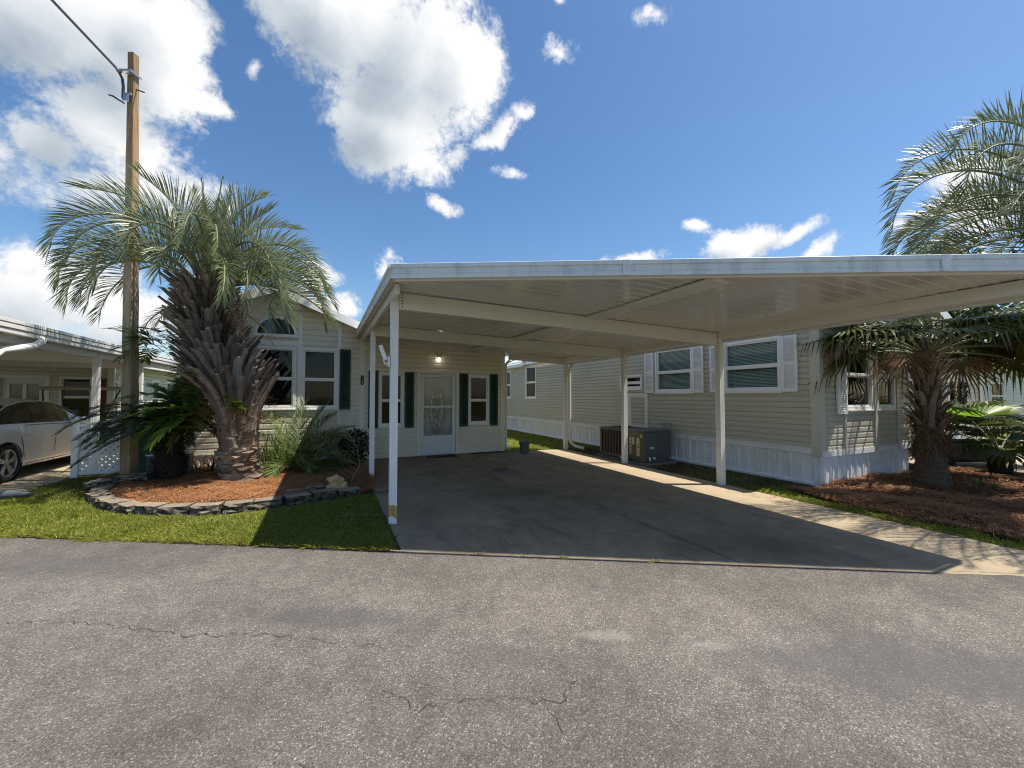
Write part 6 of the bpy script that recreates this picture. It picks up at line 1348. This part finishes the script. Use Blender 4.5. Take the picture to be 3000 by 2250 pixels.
alpha = nn(nt, 'ShaderNodeMapRange'); alpha.interpolation_type = 'SMOOTHSTEP'; alpha.inputs[1].default_value = -.06; alpha.inputs[2].default_value = .40; nt.links.new(d0, alpha.inputs[0])
lit = math_(nt, 'MULTIPLY_ADD', math_(nt, 'ADD', math_(nt, 'MULTIPLY', math_(nt, 'SUBTRACT', s0, s1), .75), math_(nt, 'MULTIPLY', math_(nt, 'SUBTRACT', d0, d1), .16)), 1, .56)
thick = nn(nt, 'ShaderNodeMapRange'); thick.inputs[1].default_value = .15; thick.inputs[2].default_value = 1.25; thick.inputs[3].default_value = .30; thick.inputs[4].default_value = -.50; nt.links.new(s0, thick.inputs[0])
shade = math_(nt, 'ADD', lit, thick.outputs[0], clamp=True)
ccol = ramp(nt, shade, [(0, (.25, .30, .36)), (.4, (.38, .43, .48)), (.72, (.56, .59, .62)), (1, (.72, .72, .72))])
cloud = nn(nt, 'ShaderNodeBackground'); nt.links.new(ccol, cloud.inputs['Color']); cloud.inputs['Strength'].default_value = 1.0
sky = nn(nt, 'ShaderNodeTexSky'); sky.sky_type = 'NISHITA'; sky.sun_disc = False; sky.sun_elevation = R(EL); sky.sun_rotation = R(AZ); sky.altitude = 0; sky.air_density = 1.0; sky.dust_density = .6; sky.ozone_density = 1.2
hsv = nn(nt, 'ShaderNodeHueSaturation'); hsv.inputs['Saturation'].default_value = 1.22; nt.links.new(sky.outputs[0], hsv.inputs['Color'])
bg = nn(nt, 'ShaderNodeBackground'); nt.links.new(hsv.outputs[0], bg.inputs['Color']); bg.inputs['Strength'].default_value = .112
mx = nn(nt, 'ShaderNodeMixShader'); nt.links.new(alpha.outputs[0], mx.inputs[0]); nt.links.new(bg.outputs[0], mx.inputs[1]); nt.links.new(cloud.outputs[0], mx.inputs[2])
wo = nn(nt, 'ShaderNodeOutputWorld'); nt.links.new(mx.outputs[0], wo.inputs['Surface'])
sl = bpy.data.lights.new('sun', 'SUN'); sl.energy = 5.0; sl.angle = R(.53); sl.color = (1, .92, .79); so = bpy.data.objects.new('sun', sl); COL.objects.link(so); so.rotation_euler = (-sd).to_track_quat('-Z', 'Y').to_euler(); so.location = (20, -10, 40)
cam = bpy.data.cameras.new('camera'); cam.sensor_width = 36; cam.lens = 36*864/2212; cam.clip_start = .05; cam.clip_end = 3000; co = bpy.data.objects.new('camera', cam); COL.objects.link(co)
co.location = (0, 0, 1.5); co.rotation_euler = (PI/2+PITCH, 0, -YAW); S.camera = co
S.view_settings.view_transform = 'Standard'; S.view_settings.look = 'None'; S.view_settings.exposure = 0.5; S.view_settings.gamma = 1.0; S.view_settings.use_curve_mapping = False
S.cycles.use_denoising = True; S.cycles.denoiser = 'OPENIMAGEDENOISE'; S.cycles.denoising_input_passes = 'RGB_ALBEDO_NORMAL'; S.cycles.denoising_prefilter = 'NONE'; S.cycles.filter_width = 1.1; S.cycles.sample_clamp_indirect = 4; S.cycles.max_bounces = 8; S.cycles.transparent_max_bounces = 12; S.cycles.caustics_reflective = False; S.cycles.caustics_refractive = False
